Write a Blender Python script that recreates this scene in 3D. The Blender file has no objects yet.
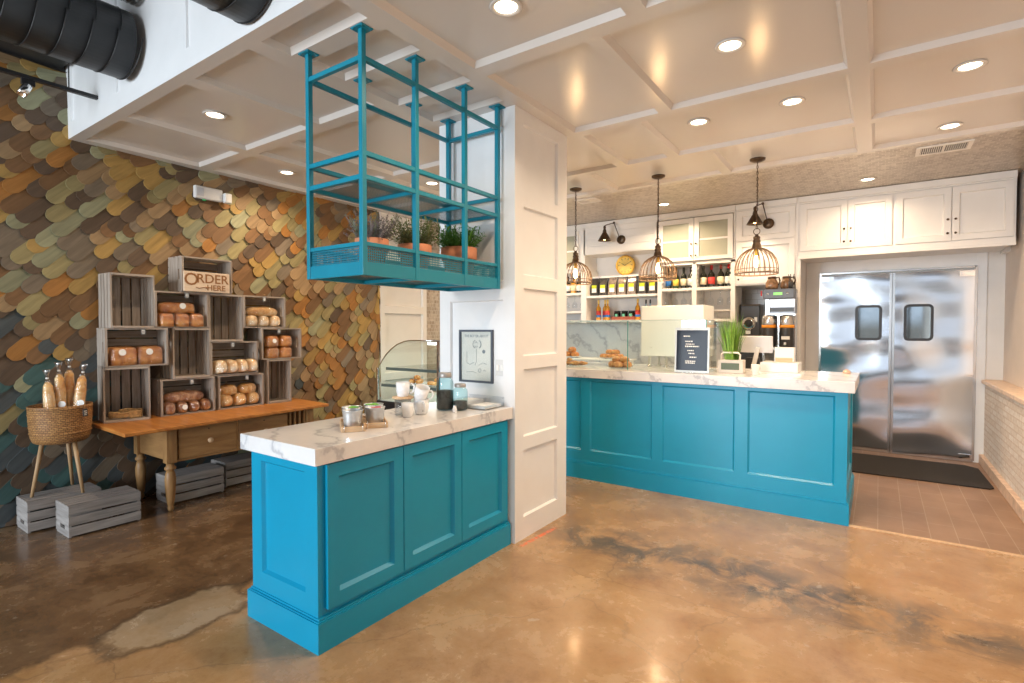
import bpy, bmesh, math, random
from mathutils import Matrix, Vector, Euler
R = math.radians
PI = math.pi
rnd = random.Random(7)
sc = bpy.context.scene
COL = sc.collection

# ---------------------------------------------------------------- camera, world, daylight, exposure
cd = bpy.data.cameras.new('camera'); cam = bpy.data.objects.new('camera', cd); COL.objects.link(cam)
cd.sensor_width = 36.0; cd.lens = 530.0/1024*36; cd.clip_start = 0.05
cam.location = (0, 0, 1.44); cam.rotation_euler = (R(90-1.3755), 0, R(34.704))
sc.camera = cam
sc.view_settings.view_transform = 'Standard'; sc.view_settings.look = 'None'
sc.view_settings.gamma = 1.0; sc.view_settings.use_curve_mapping = False
sc.view_settings.exposure = -0.06

wd = bpy.data.worlds.new('world'); sc.world = wd; wd.use_nodes = True
nt = wd.node_tree; nt.nodes.clear()
wo = nt.nodes.new('ShaderNodeOutputWorld'); bg = nt.nodes.new('ShaderNodeBackground')
tc = nt.nodes.new('ShaderNodeTexCoord'); sp = nt.nodes.new('ShaderNodeSeparateXYZ'); cr = nt.nodes.new('ShaderNodeValToRGB')
nt.links.new(tc.outputs['Generated'], sp.inputs[0]); nt.links.new(sp.outputs['Z'], cr.inputs[0])
cr.color_ramp.elements[0].position = 0.0; cr.color_ramp.elements[0].color = (0.30, 0.29, 0.28, 1)
cr.color_ramp.elements[1].position = 0.02; cr.color_ramp.elements[1].color = (0.75, 0.85, 1.0, 1)
nt.links.new(cr.outputs[0], bg.inputs[0]); bg.inputs[1].default_value = 1.35
nt.links.new(bg.outputs[0], wo.inputs[0])

def area(name, loc, rot, sx, sy, power, color, parent=None, shape='RECTANGLE', spread=None):
    l = bpy.data.lights.new(name, 'AREA'); l.shape = shape; l.size = sx
    if shape == 'RECTANGLE': l.size_y = sy
    l.energy = power; l.color = color
    if spread: l.spread = spread
    o = bpy.data.objects.new(name, l); o.location = loc; o.rotation_euler = rot
    COL.objects.link(o)
    if parent: o.parent = parent
    return o
area('storefront_daylight', (-3.4, -5.35, 1.75), (R(90), 0, 0), 3.5, 2.9, 575, (0.82, 0.92, 1.0))
DOWN_POWER = 13
DOWN_COL = (1.0, 0.76, 0.52)
BULB_POWER = 8

# ---------------------------------------------------------------- node materials
MATS = {}
class N:
    def __init__(s, name):
        s.m = bpy.data.materials.new(name); s.m.use_nodes = True
        s.t = s.m.node_tree; s.t.nodes.clear()
        s.out = s.t.nodes.new('ShaderNodeOutputMaterial')
        s.b = s.t.nodes.new('ShaderNodeBsdfPrincipled'); s.l(s.b.outputs[0], s.out.inputs[0])
    def n(s, t, **k):
        x = s.t.nodes.new('ShaderNode'+t)
        for a, b in k.items():
            if a.startswith('i_'): x.inputs[a[2:].replace('_', ' ')].default_value = b
            else: setattr(x, a, b)
        return x
    def l(s, a, b): s.t.links.new(a, b)
    def coord(s, kind='Object', scale=(1, 1, 1), rot=(0, 0, 0)):
        c = s.n('TexCoord'); m = s.n('Mapping'); s.l(c.outputs[kind], m.inputs[0])
        m.inputs['Scale'].default_value = scale; m.inputs['Rotation'].default_value = rot
        return m.outputs[0]
    def noise(s, vec, scale, detail=4, rough=.55, dist=0):
        x = s.n('TexNoise'); s.l(vec, x.inputs['Vector'])
        x.inputs['Scale'].default_value = scale; x.inputs['Detail'].default_value = detail
        x.inputs['Roughness'].default_value = rough; x.inputs['Distortion'].default_value = dist
        return x.outputs['Fac']
    def ramp(s, fac, stops):
        x = s.n('ValToRGB'); s.l(fac, x.inputs[0]); e = x.color_ramp.elements
        while len(e) < len(stops): e.new(0.5)
        for i, (p, c) in enumerate(stops):
            e[i].position = p; e[i].color = (*c, 1) if len(c) == 3 else c
        return x.outputs[0]
    def mix(s, fac, a, b, mode='MIX'):
        x = s.n('Mix', data_type='RGBA', blend_type=mode)
        for k, v in ((0, fac), (6, a), (7, b)):
            if isinstance(v, (int, float)): x.inputs[k].default_value = v
            elif isinstance(v, tuple): x.inputs[k].default_value = (*v, 1)
            else: s.l(v, x.inputs[k])
        return x.outputs[2]
    def math(s, op, a, b=0.0, c=None):
        x = s.n('Math', operation=op)
        for k, v in ((0, a), (1, b)) + (((2, c),) if c is not None else ()):
            if isinstance(v, (int, float)): x.inputs[k].default_value = v
            else: s.l(v, x.inputs[k])
        return x.outputs[0]
    def maprange(s, v, a, b, c, d):
        x = s.n('MapRange'); s.l(v, x.inputs[0])
        for i, q in enumerate((a, b, c, d)): x.inputs[i+1].default_value = q
        return x.outputs[0]
    def bump(s, h, strength=.3, dist=.01):
        x = s.n('Bump'); s.l(h, x.inputs['Height'])
        x.inputs['Strength'].default_value = strength; x.inputs['Distance'].default_value = dist
        s.l(x.outputs[0], s.b.inputs['Normal']); return x
    def set(s, **k):
        for a, v in k.items():
            i = s.b.inputs[a.replace('_', ' ')]
            if hasattr(v, 'is_linked') or hasattr(v, 'node'): s.l(v, i)
            else: i.default_value = (*v, 1) if isinstance(v, tuple) and len(v) == 3 else v
    def tint(s, col):
        a = s.n('Attribute', attribute_name='Col')
        return s.mix(1.0, col, a.outputs['Color'], 'MULTIPLY')

def plain(name, c, rough=.5, metal=0, vary=.08, scale=6, coat=0, emis=None, es=0, tint=False, spec=None, bump=0, bscale=60):
    if name in MATS: return MATS[name]
    k = N(name); v = k.coord('Object')
    lo = tuple(x*(1-vary) for x in c); hi = tuple(min(1, x*(1+vary)) for x in c)
    f = k.noise(v, scale, 3); col = k.ramp(f, [(.3, lo), (.7, hi)])
    if tint: col = k.tint(col)
    k.set(Base_Color=col, Roughness=rough, Metallic=metal)
    if coat: k.set(Coat_Weight=coat)
    if spec is not None: k.b.inputs['Specular IOR Level'].default_value = spec
    if emis: k.set(Emission_Color=emis, Emission_Strength=es)
    if bump: k.bump(k.noise(v, bscale, 4), bump, .005)
    MATS[name] = k.m; return k.m

def wood(name, a, b, rough=.5, sx=3, sy=45, tint=True, bump=.25, spec=.4):
    k = N(name); v = k.coord('UV', (sx, sy, 1))
    f = k.noise(v, 1.0, 6, .6, .6); g = k.noise(k.coord('UV', (sx*.5, sy*.12, 1)), 1.0, 3)
    f2 = k.math('ADD', k.math('MULTIPLY', f, .65), k.math('MULTIPLY', g, .35))
    col = k.ramp(f2, [(.36, a), (.64, b)])
    if tint: col = k.tint(col)
    k.set(Base_Color=col, Roughness=rough); k.b.inputs['Specular IOR Level'].default_value = spec
    k.bump(f, bump, .003); MATS[name] = k.m; return k.m

def glassy(name, tintc=(.98, .99, .985), rough=.02, ior=1.45, boost=0.0, alpha=None):
    k = N(name); k.t.nodes.remove(k.b)
    tr = k.n('BsdfTransparent'); tr.inputs[0].default_value = (*tintc, 1)
    gl = k.n('BsdfGlossy'); gl.inputs['Roughness'].default_value = rough
    lw = k.n('LayerWeight'); lw.inputs[0].default_value = .5; mx = k.n('MixShader')
    f = k.math('MULTIPLY_ADD', k.math('POWER', lw.outputs['Facing'], 4.0), .75, .03+boost)
    k.l(f, mx.inputs[0]); k.l(tr.outputs[0], mx.inputs[1]); k.l(gl.outputs[0], mx.inputs[2])
    k.l(mx.outputs[0], k.out.inputs[0]); MATS[name] = k.m; return k.m

TEAL = plain('teal_paint', (.002, .30, .50), .34, vary=.05, scale=2)
TEALM = plain('teal_metal', (.004, .24, .35), .38, vary=.06)
WHITE = plain('white_paint', (.82, .79, .75), .38, vary=.02)
WHITEC = plain('white_ceiling', (.70, .66, .62), .20, vary=.02, scale=1)
WHITED = plain('white_gloss', (.85, .86, .87), .3, vary=.02)
CREAM = plain('cream_wall', (.78, .68, .60), .6, vary=.03)
BLACK = plain('black_metal', (.02, .02, .022), .4, vary=.2)
DUCT = plain('black_duct', (.035, .036, .038), .42, metal=.3, vary=.2)
STEEL = plain('steel', (.62, .62, .62), .22, 1, vary=.06)
STEELD = plain('brushed_dark_steel', (.30, .30, .31), .35, 1, vary=.06)
CHROME = plain('chrome', (.8, .8, .8), .08, 1, vary=.02)
GALV = plain('galvanised_tin', (.62, .66, .70), .33, .85, vary=.12, scale=25)
BRONZE = plain('bronze', (.10, .065, .04), .35, .8, vary=.3, scale=30)
CAGEB = plain('aged_bronze_wire', (.17, .11, .07), .45, .4, vary=.3, scale=30)
TERRA = plain('terracotta', (.62, .25, .13), .75, vary=.15, scale=20)
PLASTICW = plain('white_plastic', (.70, .70, .69), .35, vary=.02)
CERAM = plain('white_ceramic', (.86, .87, .88), .12, vary=.02, coat=.3)
DARK = plain('dark_plastic', (.03, .03, .033), .35, vary=.2)
GOLD = plain('brass', (.75, .45, .08), .3, .8, vary=.2, scale=15)
GOLDF = plain('gold_dial', (.85, .58, .14), .5, .1, vary=.2, scale=9)
PAPER = plain('white_label', (.85, .85, .82), .6, vary=.05)
INK = plain('dark_ink', (.05, .05, .055), .6)
YEL = plain('lime_label', (.62, .72, .02), .5)
BAGD = plain('dark_foil_bag', (.055, .05, .045), .33, .3, vary=.4, scale=20)
BAGC = plain('silver_foil_bag', (.34, .27, .22), .25, .5, vary=.5, scale=28)
RUBBER = plain('dark_rubber', (.022, .017, .015), .75, vary=.3, scale=30, bump=.6, bscale=220)
RED = plain('red_wax', (.55, .02, .02), .4)
BLUE = plain('blue_label', (.02, .16, .5), .45)
ORANGE = plain('orange_band', (.9, .32, .02), .45)
MUFF = plain('glass_cabinet_panel', (.42, .42, .33), .25, vary=.05)
LEMIT = plain('lamp_lens', (1, .9, .75), .4, emis=(1, .84, .62), es=9, vary=0)
BULBM = plain('filament_bulb_glow', (1, .8, .5), .3, emis=(1, .62, .25), es=16, vary=0)
TUBEM = plain('display_tube_glow', (1, 1, 1), .3, emis=(.9, 1, 1), es=2.0, vary=0)
LCD = plain('green_display', (.1, .4, .05), .3, emis=(.3, .9, .1), es=.8, vary=0)
GLASS = glassy('clear_glass')
TUFT = glassy('crumpled_cellophane', (.90, .92, .95), .25, 1.4, .30)
GLASSG = glassy('greenish_glass', (.94, .985, .97), .02, 1.45, .01)
PLASTIC = glassy('cellophane', (.97, .97, .97), .12, 1.4, .06)
JARG = glassy('aqua_jar_glass', (.76, .93, .94), .03, 1.45, .04)
ACRYL = glassy('acrylic', (.93, .95, .97), .05, 1.45, .05)
EDGEG = plain('green_glass_edge', (.05, .30, .26), .2, vary=.1)
CRATEW = wood('weathered_grey_wood', (.25, .195, .155), (.48, .41, .345), .7)
CRATEF = wood('grey_washed_wood', (.20, .18, .17), (.38, .35, .33), .75)
TABLETOP = wood('honey_table_top', (.38, .13, .03), (.62, .26, .06), .35, 3, 22, bump=.1)
TABLEW = wood('old_pine', (.24, .12, .045), (.42, .235, .09), .45, 3, 22, bump=.12)
LEGW = wood('oak_leg', (.32, .19, .09), (.5, .32, .17), .5, 3, 30)
PALEW = wood('pale_wood', (.55, .36, .2), (.75, .53, .33), .5, 4, 40)
SHING = wood('stained_shingle', (.62, .62, .62), (1.0, 1.0, 1.0), .62, 2.5, 26, bump=.2)
ROPE = plain('jute_rope', (.55, .34, .15), .85, vary=.3, scale=60, bump=.8, bscale=180)
SIGNW = wood('pale_sign_wood', (.66, .50, .36), (.80, .66, .50), .6, 3, 25)

def bread_mat(name, a, b, c, scale=9, rough=.42):
    k = N(name); v = k.coord('Object')
    f = k.noise(v, scale, 5, .6, .5); col = k.ramp(f, [(.34, a), (.5, b), (.66, c)])
    k.set(Base_Color=k.tint(col), Roughness=rough, Coat_Weight=.25, Coat_Roughness=.15)
    k.bump(k.noise(v, scale*6, 4), .5, .004); MATS[name] = k.m; return k.m
BR_DARK = bread_mat('dark_crust', (.20, .055, .015), (.36, .13, .035), (.62, .36, .18), 22)
BR_BROWN = bread_mat('brown_crust', (.38, .11, .015), (.58, .21, .035), (.72, .34, .08), 14)
BR_GOLD = bread_mat('golden_crust', (.62, .27, .06), (.76, .42, .13), (.90, .68, .38), 12)
BR_PALE = bread_mat('floury_crust', (.68, .36, .13), (.84, .60, .33), (.93, .82, .66), 14)

def marble():
    k = N('white_marble'); v = k.coord('Object')
    n1 = k.noise(v, 2.2, 6, .6)
    w = k.n('TexWave', wave_type='BANDS', bands_direction='DIAGONAL'); k.l(v, w.inputs[0])
    w.inputs['Scale'].default_value = 1.6; w.inputs['Distortion'].default_value = 9; w.inputs['Detail'].default_value = 5
    w.inputs['Detail Scale'].default_value = 1.3; w.inputs['Detail Roughness'].default_value = .65
    vein = k.ramp(w.outputs['Fac'], [(0, (.60, .60, .62)), (.05, (.80, .80, .80)), (.25, (.87, .86, .85))])
    cloud = k.ramp(n1, [(.35, (.86, .86, .87)), (.65, (1, 1, 1))])
    k.set(Base_Color=k.mix(1.0, vein, cloud, 'MULTIPLY'), Roughness=.12)
    MATS['marble'] = k.m; return k.m
MARBLE = marble()

def brick(name, c1, c2, mortar, scale, bw, rh, ms, rough=.4, offset=.5, bump=.3, vary=None, spec=.5):
    k = N(name); v = k.coord('UV')
    b = k.n('TexBrick'); b.offset = offset; k.l(v, b.inputs['Vector'])
    b.inputs['Color1'].default_value = (*c1, 1); b.inputs['Color2'].default_value = (*c2, 1); b.inputs['Mortar'].default_value = (*mortar, 1)
    b.inputs['Scale'].default_value = scale; b.inputs['Brick Width'].default_value = bw; b.inputs['Row Height'].default_value = rh
    b.inputs['Mortar Size'].default_value = ms; b.inputs['Mortar Smooth'].default_value = .2
    col = b.outputs['Color']
    if vary: col = k.mix(1.0, col, k.ramp(k.noise(v, vary, 4), [(.3, (.75, .72, .7)), (.7, (1, 1, 1))]), 'MULTIPLY')
    k.set(Base_Color=col, Roughness=rough); k.b.inputs['Specular IOR Level'].default_value = spec
    inv = k.math('SUBTRACT', 1.0, b.outputs['Fac']); k.bump(inv, bump, .004)
    MATS[name] = k.m; return k.m
MOSAIC = brick('stone_mosaic', (.40, .34, .27), (.60, .54, .45), (.64, .58, .50), 1, .05, .05, .003, .3, vary=26)
FTILE = brick('clay_floor_tile', (.33, .20, .13), (.37, .23, .15), (.46, .34, .25), 1, .45, .151, .003, .42, offset=.5, bump=.15, vary=3)
WBRICK = brick('whitewashed_brick', (.86, .78, .71), (.95, .91, .87), (.78, .68, .60), 1, .20, .055, .006, .7, bump=.7, vary=30)
SPLASH = brick('white_subway_tile', (.62, .64, .66), (.68, .69, .70), (.48, .48, .48), 1, .15, .075, .003, .15, bump=.2)

def floor_mat():
    k = N('stained_concrete'); g = k.n('NewGeometry'); P = g.outputs['Position']
    big = k.noise(P, .9, 7, .62, .6); med = k.noise(P, 3.2, 9, .72, .25); fine = k.noise(P, 24, 6, .75)
    tan = k.ramp(med, [(.28, (.26, .135, .06)), (.46, (.41, .235, .11)), (.60, (.48, .305, .165)), (.8, (.56, .40, .25))])
    gold = k.ramp(med, [(.3, (.30, .155, .055)), (.7, (.48, .29, .13))])
    tan = k.mix(k.ramp(big, [(.42, (0, 0, 0)), (.60, (1, 1, 1))]), tan, gold)
    brown = k.ramp(med, [(.30, (.065, .035, .018)), (.50, (.15, .085, .042)), (.66, (.24, .15, .08)), (.78, (.42, .30, .20))])
    s = k.n('SeparateXYZ'); k.l(P, s.inputs[0]); X = s.outputs[0]; Y = s.outputs[1]
    # older darker slab on the bread side of the room
    wob = k.math('MULTIPLY', k.math('SUBTRACT', k.noise(P, 2.5, 6, .65), .5), .55)
    d = k.math('ADD', k.math('ADD', X, k.math('MULTIPLY', Y, .03)), wob)
    m = k.maprange(d, -2.95, -2.88, 1, 0)
    col = k.mix(m, tan, brown)
    # long worn grey-black patch in front of the service counter
    a = k.math('ADD', k.math('MULTIPLY', X, .03), k.math('MULTIPLY', Y, 1.0))
    dist = k.math('ABSOLUTE', k.math('SUBTRACT', k.math('ADD', a, k.math('MULTIPLY', k.math('SUBTRACT', k.noise(P, 1.3, 5, .6), .5), .9)), 3.22))
    band = k.math('MULTIPLY', k.maprange(dist, .0, .34, 1.25, 0), k.maprange(X, -2.1, -1.7, 0, 1))
    pm = k.math('MULTIPLY', band, k.ramp(k.noise(P, 4.5, 8, .72, .8), [(.40, (0, 0, 0)), (.54, (1, 1, 1))]))
    pm = k.math('MULTIPLY', pm, k.math('SUBTRACT', 1.0, m))
    col = k.mix(k.math('MULTIPLY', pm, .78), col, (.11, .08, .055))
    fl = k.ramp(fine, [(.30, (.62, .60, .58)), (.46, (1, 1, 1))])
    col = k.mix(.55, col, fl, 'MULTIPLY')
    sp_ = k.ramp(k.noise(P, 9, 3, .5), [(.70, (0, 0, 0)), (.74, (1, 1, 1))])
    col = k.mix(k.math('MULTIPLY', sp_, .35), col, (.62, .55, .46))
    # orange marking paint left beside the pillar foot
    oy = k.math('ABSOLUTE', k.math('SUBTRACT', k.math('SUBTRACT', X, k.math('MULTIPLY', Y, .06)), -2.105))
    om = k.math('MULTIPLY', k.maprange(oy, .008, .022, 1, 0), k.math('MULTIPLY', k.maprange(Y, 2.86, 2.92, 0, 1), k.maprange(Y, 3.28, 3.32, 1, 0)))
    om = k.math('MULTIPLY', om, k.ramp(k.noise(P, 30, 3), [(.38, (.1, .1, .1)), (.52, (1, 1, 1))]))
    col = k.mix(k.math('MULTIPLY', om, .85), col, (.80, .14, .03))
    # ochre-edged worn patch on the darker slab
    ex = k.math('MULTIPLY', k.math('ADD', X, 2.86), 2.6); ey = k.math('MULTIPLY', k.math('ADD', Y, -1.22), 1.7)
    er = k.math('SQRT', k.math('ADD', k.math('MULTIPLY', ex, ex), k.math('MULTIPLY', ey, ey)))
    er = k.math('ADD', er, k.math('MULTIPLY', k.math('SUBTRACT', k.noise(P, 5, 4), .5), .6))
    col = k.mix(k.maprange(er, .50, .58, .8, 0), col, k.ramp(med, [(.4, (.36, .26, .15)), (.6, (.44, .34, .23))]))
    col = k.mix(k.math('MULTIPLY', k.maprange(er, .50, .57, 0, 1), k.maprange(er, .58, .66, .75, 0)), col, (.09, .06, .035))
    # hairline cracks
    vo = k.n('TexVoronoi', feature='DISTANCE_TO_EDGE'); vo.inputs['Scale'].default_value = .55
    wv = k.n('VectorMath', operation='ADD'); nz = k.n('TexNoise'); nz.inputs['Scale'].default_value = 2.5; nz.inputs['Detail'].default_value = 6
    k.l(P, nz.inputs['Vector']); k.l(P, wv.inputs[0]); vs = k.n('VectorMath', operation='SCALE'); vs.inputs['Scale'].default_value = .35; k.l(nz.outputs['Color'], vs.inputs[0]); k.l(vs.outputs[0], wv.inputs[1]); k.l(wv.outputs[0], vo.inputs['Vector'])
    crk = k.maprange(vo.outputs['Distance'], 0, .004, 1, 0)
    col = k.mix(k.math('MULTIPLY', crk, .30), col, (.07, .045, .03))
    k.set(Base_Color=col, Roughness=k.maprange(med, .3, .7, .16, .34)); k.set(Coat_Weight=.25, Coat_Roughness=.12)
    k.bump(k.math('ADD', k.math('MULTIPLY', med, .5), k.math('MULTIPLY', fine, .3)), .25, .012)
    return k.m
FLOORM = floor_mat()

def door_mat():
    k = N('buffed_stainless'); v = k.coord('Object')
    n = k.noise(k.coord('Object', (1.2, 1, 1.9)), 1.5, 0, .3)
    br = k.noise(k.coord('Object', (2, 2, 260)), 1.0, 2)
    k.set(Base_Color=(.70, .72, .75), Metallic=1.0, Roughness=k.maprange(br, .3, .7, .10, .17))
    k.bump(n, .75, .05); return k.m
DOORM = door_mat()

def mesh_mat(name, base, pitch, hole):
    k = N(name); v = k.coord('UV', (1/pitch, 1/pitch, 1)); f = k.n('VectorMath', operation='FRACTION'); k.l(v, f.inputs[0])
    s = k.n('VectorMath', operation='SUBTRACT'); k.l(f.outputs[0], s.inputs[0]); s.inputs[1].default_value = (.5, .5, 0)
    m = k.n('VectorMath', operation='MULTIPLY'); k.l(s.outputs[0], m.inputs[0]); m.inputs[1].default_value = (1, 1, 0)
    ln = k.n('VectorMath', operation='LENGTH'); k.l(m.outputs[0], ln.inputs[0])
    a = k.math('GREATER_THAN', ln.outputs['Value'], hole)
    k.set(Base_Color=base, Roughness=.4, Alpha=a); return k.m
PERF = mesh_mat('perforated_teal_sheet', (.008, .18, .26), .013, .31)
PERFS = mesh_mat('teal_expanded_mesh', (.014, .09, .12), .012, .30)

def basket_mat():
    k = N('woven_rattan'); v = k.coord('UV')
    b = k.n('TexBrick'); b.offset = .5; k.l(v, b.inputs['Vector'])
    b.inputs['Color1'].default_value = (.50, .26, .09, 1); b.inputs['Color2'].default_value = (.34, .16, .055, 1); b.inputs['Mortar'].default_value = (.13, .06, .02, 1)
    b.inputs['Scale'].default_value = 1; b.inputs['Brick Width'].default_value = .026; b.inputs['Row Height'].default_value = .013; b.inputs['Mortar Size'].default_value = .0018
    k.set(Base_Color=b.outputs['Color'], Roughness=.5)
    k.bump(k.math('SUBTRACT', 1.0, b.outputs['Fac']), .8, .006); return k.m
RATTAN = basket_mat()

def leaf_mat(name, c1, c2):
    k = N(name); k.set(Base_Color=k.tint(k.ramp(k.noise(k.coord('Object'), 30, 2), [(.3, c1), (.7, c2)])), Roughness=.55)
    MATS[name] = k.m; return k.m
LEAFG = leaf_mat('rosemary_leaf', (.05, .16, .02), (.12, .30, .05))
LEAFO = leaf_mat('olive_leaf', (.13, .16, .06), (.26, .27, .13))
LEAFL = leaf_mat('lavender_leaf', (.17, .16, .13), (.33, .28, .27))
LEAFB = leaf_mat('wheatgrass_blade', (.10, .26, .03), (.28, .46, .09))

# ---------------------------------------------------------------- mesh builder
def T(x, y, z, rx=0, ry=0, rz=0):
    return Matrix.Translation((x, y, z)) @ Euler((R(rx), R(ry), R(rz))).to_matrix().to_4x4()
class MB:
    def __init__(s): s.v = []; s.f = []; s.uv = []; s.c = []; s.sm = []
    def add(s, pts, faces, M=None, c=(1, 1, 1), smooth=False, uvs=None, axis=0):
        o = len(s.v)
        P = [Vector(p) for p in pts]
        ou, ov = rnd.random()*7, rnd.random()*7
        b = [(axis+1) % 3, (axis+2) % 3]
        loc = [(p[axis]+ou, p[b[0]]+p[b[1]]*1.0+ov) for p in P]
        s.v += [tuple(M @ p) if M is not None else tuple(p) for p in P]
        for i, f in enumerate(faces):
            s.f.append([o+q for q in f]); s.c.append(c); s.sm.append(smooth)
            s.uv.append(uvs[i] if uvs else [loc[q] for q in f])
        return s
    def box(s, x0, x1, y0, y1, z0, z1, M=None, c=(1, 1, 1), axis=None):
        d = (abs(x1-x0), abs(y1-y0), abs(z1-z0))
        if axis is None: axis = d.index(max(d))
        p = [(x, y, z) for x in (x0, x1) for y in (y0, y1) for z in (z0, z1)]
        f = [(0, 1, 3, 2), (4, 6, 7, 5), (0, 4, 5, 1), (2, 3, 7, 6), (0, 2, 6, 4), (1, 5, 7, 3)]
        return s.add(p, f, M, c, False, None, axis)
    def quad(s, p, uv=None, c=(1, 1, 1), M=None):
        return s.add(p, [(0, 1, 2, 3)], M, c, False, [uv] if uv else None)
    def lathe(s, prof, seg=24, M=None, c=(1, 1, 1), smooth=True, a0=0, a1=2*PI, sy=1.0, uvw=False):
        full = abs(a1-a0-2*PI) < 1e-6; n = seg if full else seg+1
        pts = []
        for r, z in prof:
            for i in range(n):
                a = a0+(a1-a0)*i/seg; pts.append((r*math.cos(a), r*math.sin(a)*sy, z))
        faces = []; uvs = []; m = len(prof); L = [0]; first = {j: j*n for j in range(m) if prof[j][0] < 1e-6}
        for j in range(1, m): L.append(L[-1]+math.dist(prof[j], prof[j-1]))
        rm = max(p[0] for p in prof)
        for j in range(m-1):
            for i in range(seg):
                k = (i+1) % n if full else i+1
                q4 = (first.get(j, j*n+i), first.get(j, j*n+k), first.get(j+1, (j+1)*n+k), first.get(j+1, (j+1)*n+i))
                u0 = (a1-a0)*i/seg*rm; u1 = (a1-a0)*(i+1)/seg*rm
                uq = [(u0, L[j]), (u1, L[j]), (u1, L[j+1]), (u0, L[j+1])] if uvw else [(L[j], u0), (L[j], u1), (L[j+1], u1), (L[j+1], u0)]
                f_ = []; g_ = []
                for a_, b_ in zip(q4, uq):
                    if a_ not in f_: f_.append(a_); g_.append(b_)
                if len(f_) > 2: faces.append(tuple(f_)); uvs.append(g_)
        for j in (0, m-1):
            if full and prof[j][0] > 1e-5 and not any(p[0] < 1e-5 and abs(p[1]-prof[j][1]) < 2e-4 for p in prof):
                q = [j*n+i for i in range(n)]; faces.append(q if j else q[::-1]); uvs.append([(pts[t][0], pts[t][1]) for t in faces[-1]])
        return s.add(pts, faces, M, c, smooth, uvs)
    def cyl(s, x, y, z0, z1, r, seg=20, c=(1, 1, 1), M=None, smooth=True):
        MM = Matrix.Translation((x, y, 0)); MM = M @ MM if M is not None else MM
        return s.lathe([(r, z0), (r, z1)], seg, MM, c, smooth)
    def tube(s, pts, r, seg=8, closed=False, c=(1, 1, 1), M=None, taper=None):
        P = [Vector(p) for p in pts]; n = len(P); out = []; up = None
        for i in range(n):
            a = P[(i-1) % n] if (closed or i > 0) else P[i]; b = P[(i+1) % n] if (closed or i < n-1) else P[i]
            t = (b-a).normalized()
            if up is None or abs(up.dot(t)) > .999:
                up = Vector((0, 0, 1)) if abs(t.z) < .9 else Vector((1, 0, 0))
            u = (up-t*up.dot(t)).normalized(); w = t.cross(u); up = u
            rr = r*(taper[i] if taper else 1)
            for k in range(seg):
                an = 2*PI*k/seg; out.append(tuple(P[i]+(u*math.cos(an)+w*math.sin(an))*rr))
        F = []; rng = n if closed else n-1
        for i in range(rng):
            j = (i+1) % n
            for k in range(seg):
                l = (k+1) % seg; F.append((i*seg+k, i*seg+l, j*seg+l, j*seg+k))
        if not closed: F.append(tuple(range(seg))[::-1]); F.append(tuple((n-1)*seg+k for k in range(seg)))
        d = P[-1]-P[0]; ax = max(range(3), key=lambda q: abs(d[q]))
        return s.add(out, F, M, c, True, None, ax)
    def prism(s, poly, z0, z1, M=None, c=(1, 1, 1), smooth=False):
        n = len(poly); p = [(x, y, z0) for x, y in poly]+[(x, y, z1) for x, y in poly]
        f = [tuple(range(n))[::-1], tuple(range(n, 2*n))]+[(i, (i+1) % n, n+(i+1) % n, n+i) for i in range(n)]
        return s.add(p, f, M, c, smooth)
    def panel(s, W, H, holes, t, M=None, ch=.008, c=(1, 1, 1), lip=0):
        """raised face W x H at height t with recessed rectangles that drop to height 0 over sloping mouldings"""
        us = sorted({0, W, *[h[0] for h in holes], *[h[1] for h in holes]}); vs = sorted({0, H, *[h[2] for h in holes], *[h[3] for h in holes]})
        pts = []; F = []
        def q(*p): o = len(pts); pts.extend(p); F.append((o, o+1, o+2, o+3))
        for j in range(len(vs)-1):
            run = None
            for i in range(len(us)):
                inside = i < len(us)-1 and not any(h[0] <= us[i]+1e-6 and h[1] >= us[i+1]-1e-6 and h[2] <= vs[j]+1e-6 and h[3] >= vs[j+1]-1e-6 for h in holes)
                if inside and run is None: run = us[i]
                if not inside and run is not None:
                    q((run, vs[j], t), (us[i], vs[j], t), (us[i], vs[j+1], t), (run, vs[j+1], t)); run = None
        for a, b, c_, d in holes:
            o = [(a, c_), (b, c_), (b, d), (a, d)]; i_ = [(a+ch, c_+ch), (b-ch, c_+ch), (b-ch, d-ch), (a+ch, d-ch)]
            for k in range(4):
                l = (k+1) % 4; q((*o[k], t), (*o[l], t), (*i_[l], 0), (*i_[k], 0))
            q(*[(*p, 0) for p in i_])
        o = [(0, 0), (W, 0), (W, H), (0, H)]
        for k in range(4):
            l = (k+1) % 4; q((*o[k], -lip), (*o[l], -lip), (*o[l], t), (*o[k], t))
        if lip: q(*[(*p, -lip) for p in o[::-1]])
        return s.add(pts, F, M, c)
    def loaf(s, M, a, b, c, e1=.5, e2=.6, flat=-.35, nu=20, nv=12, col=(1, 1, 1), lump=0):
        """superellipsoid with half sizes a, b, c and a flattened base"""
        f = lambda w, e: math.copysign(abs(w)**e, w)
        pts = []; F = []; ph = rnd.random()*9
        for j in range(nv+1):
            v = -PI/2+PI*j/nv
            for i in range(nu):
                u = 2*PI*i/nu; k = 1+lump*math.sin(3*u+ph)*math.cos(2*v+ph)+lump*.6*math.sin(7*u-ph)
                z = c*f(math.sin(v), e1)
                pts.append((a*f(math.cos(v), e1)*f(math.cos(u), e2)*k, b*f(math.cos(v), e1)*f(math.sin(u), e2)*k, max(z, c*flat)*(1 if z < 0 else k)))
        for j in range(nv):
            for i in range(nu):
                k = (i+1) % nu; F.append((j*nu+i, j*nu+k, (j+1)*nu+k, (j+1)*nu+i))
        return s.add(pts, F, M, col, True)
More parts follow.
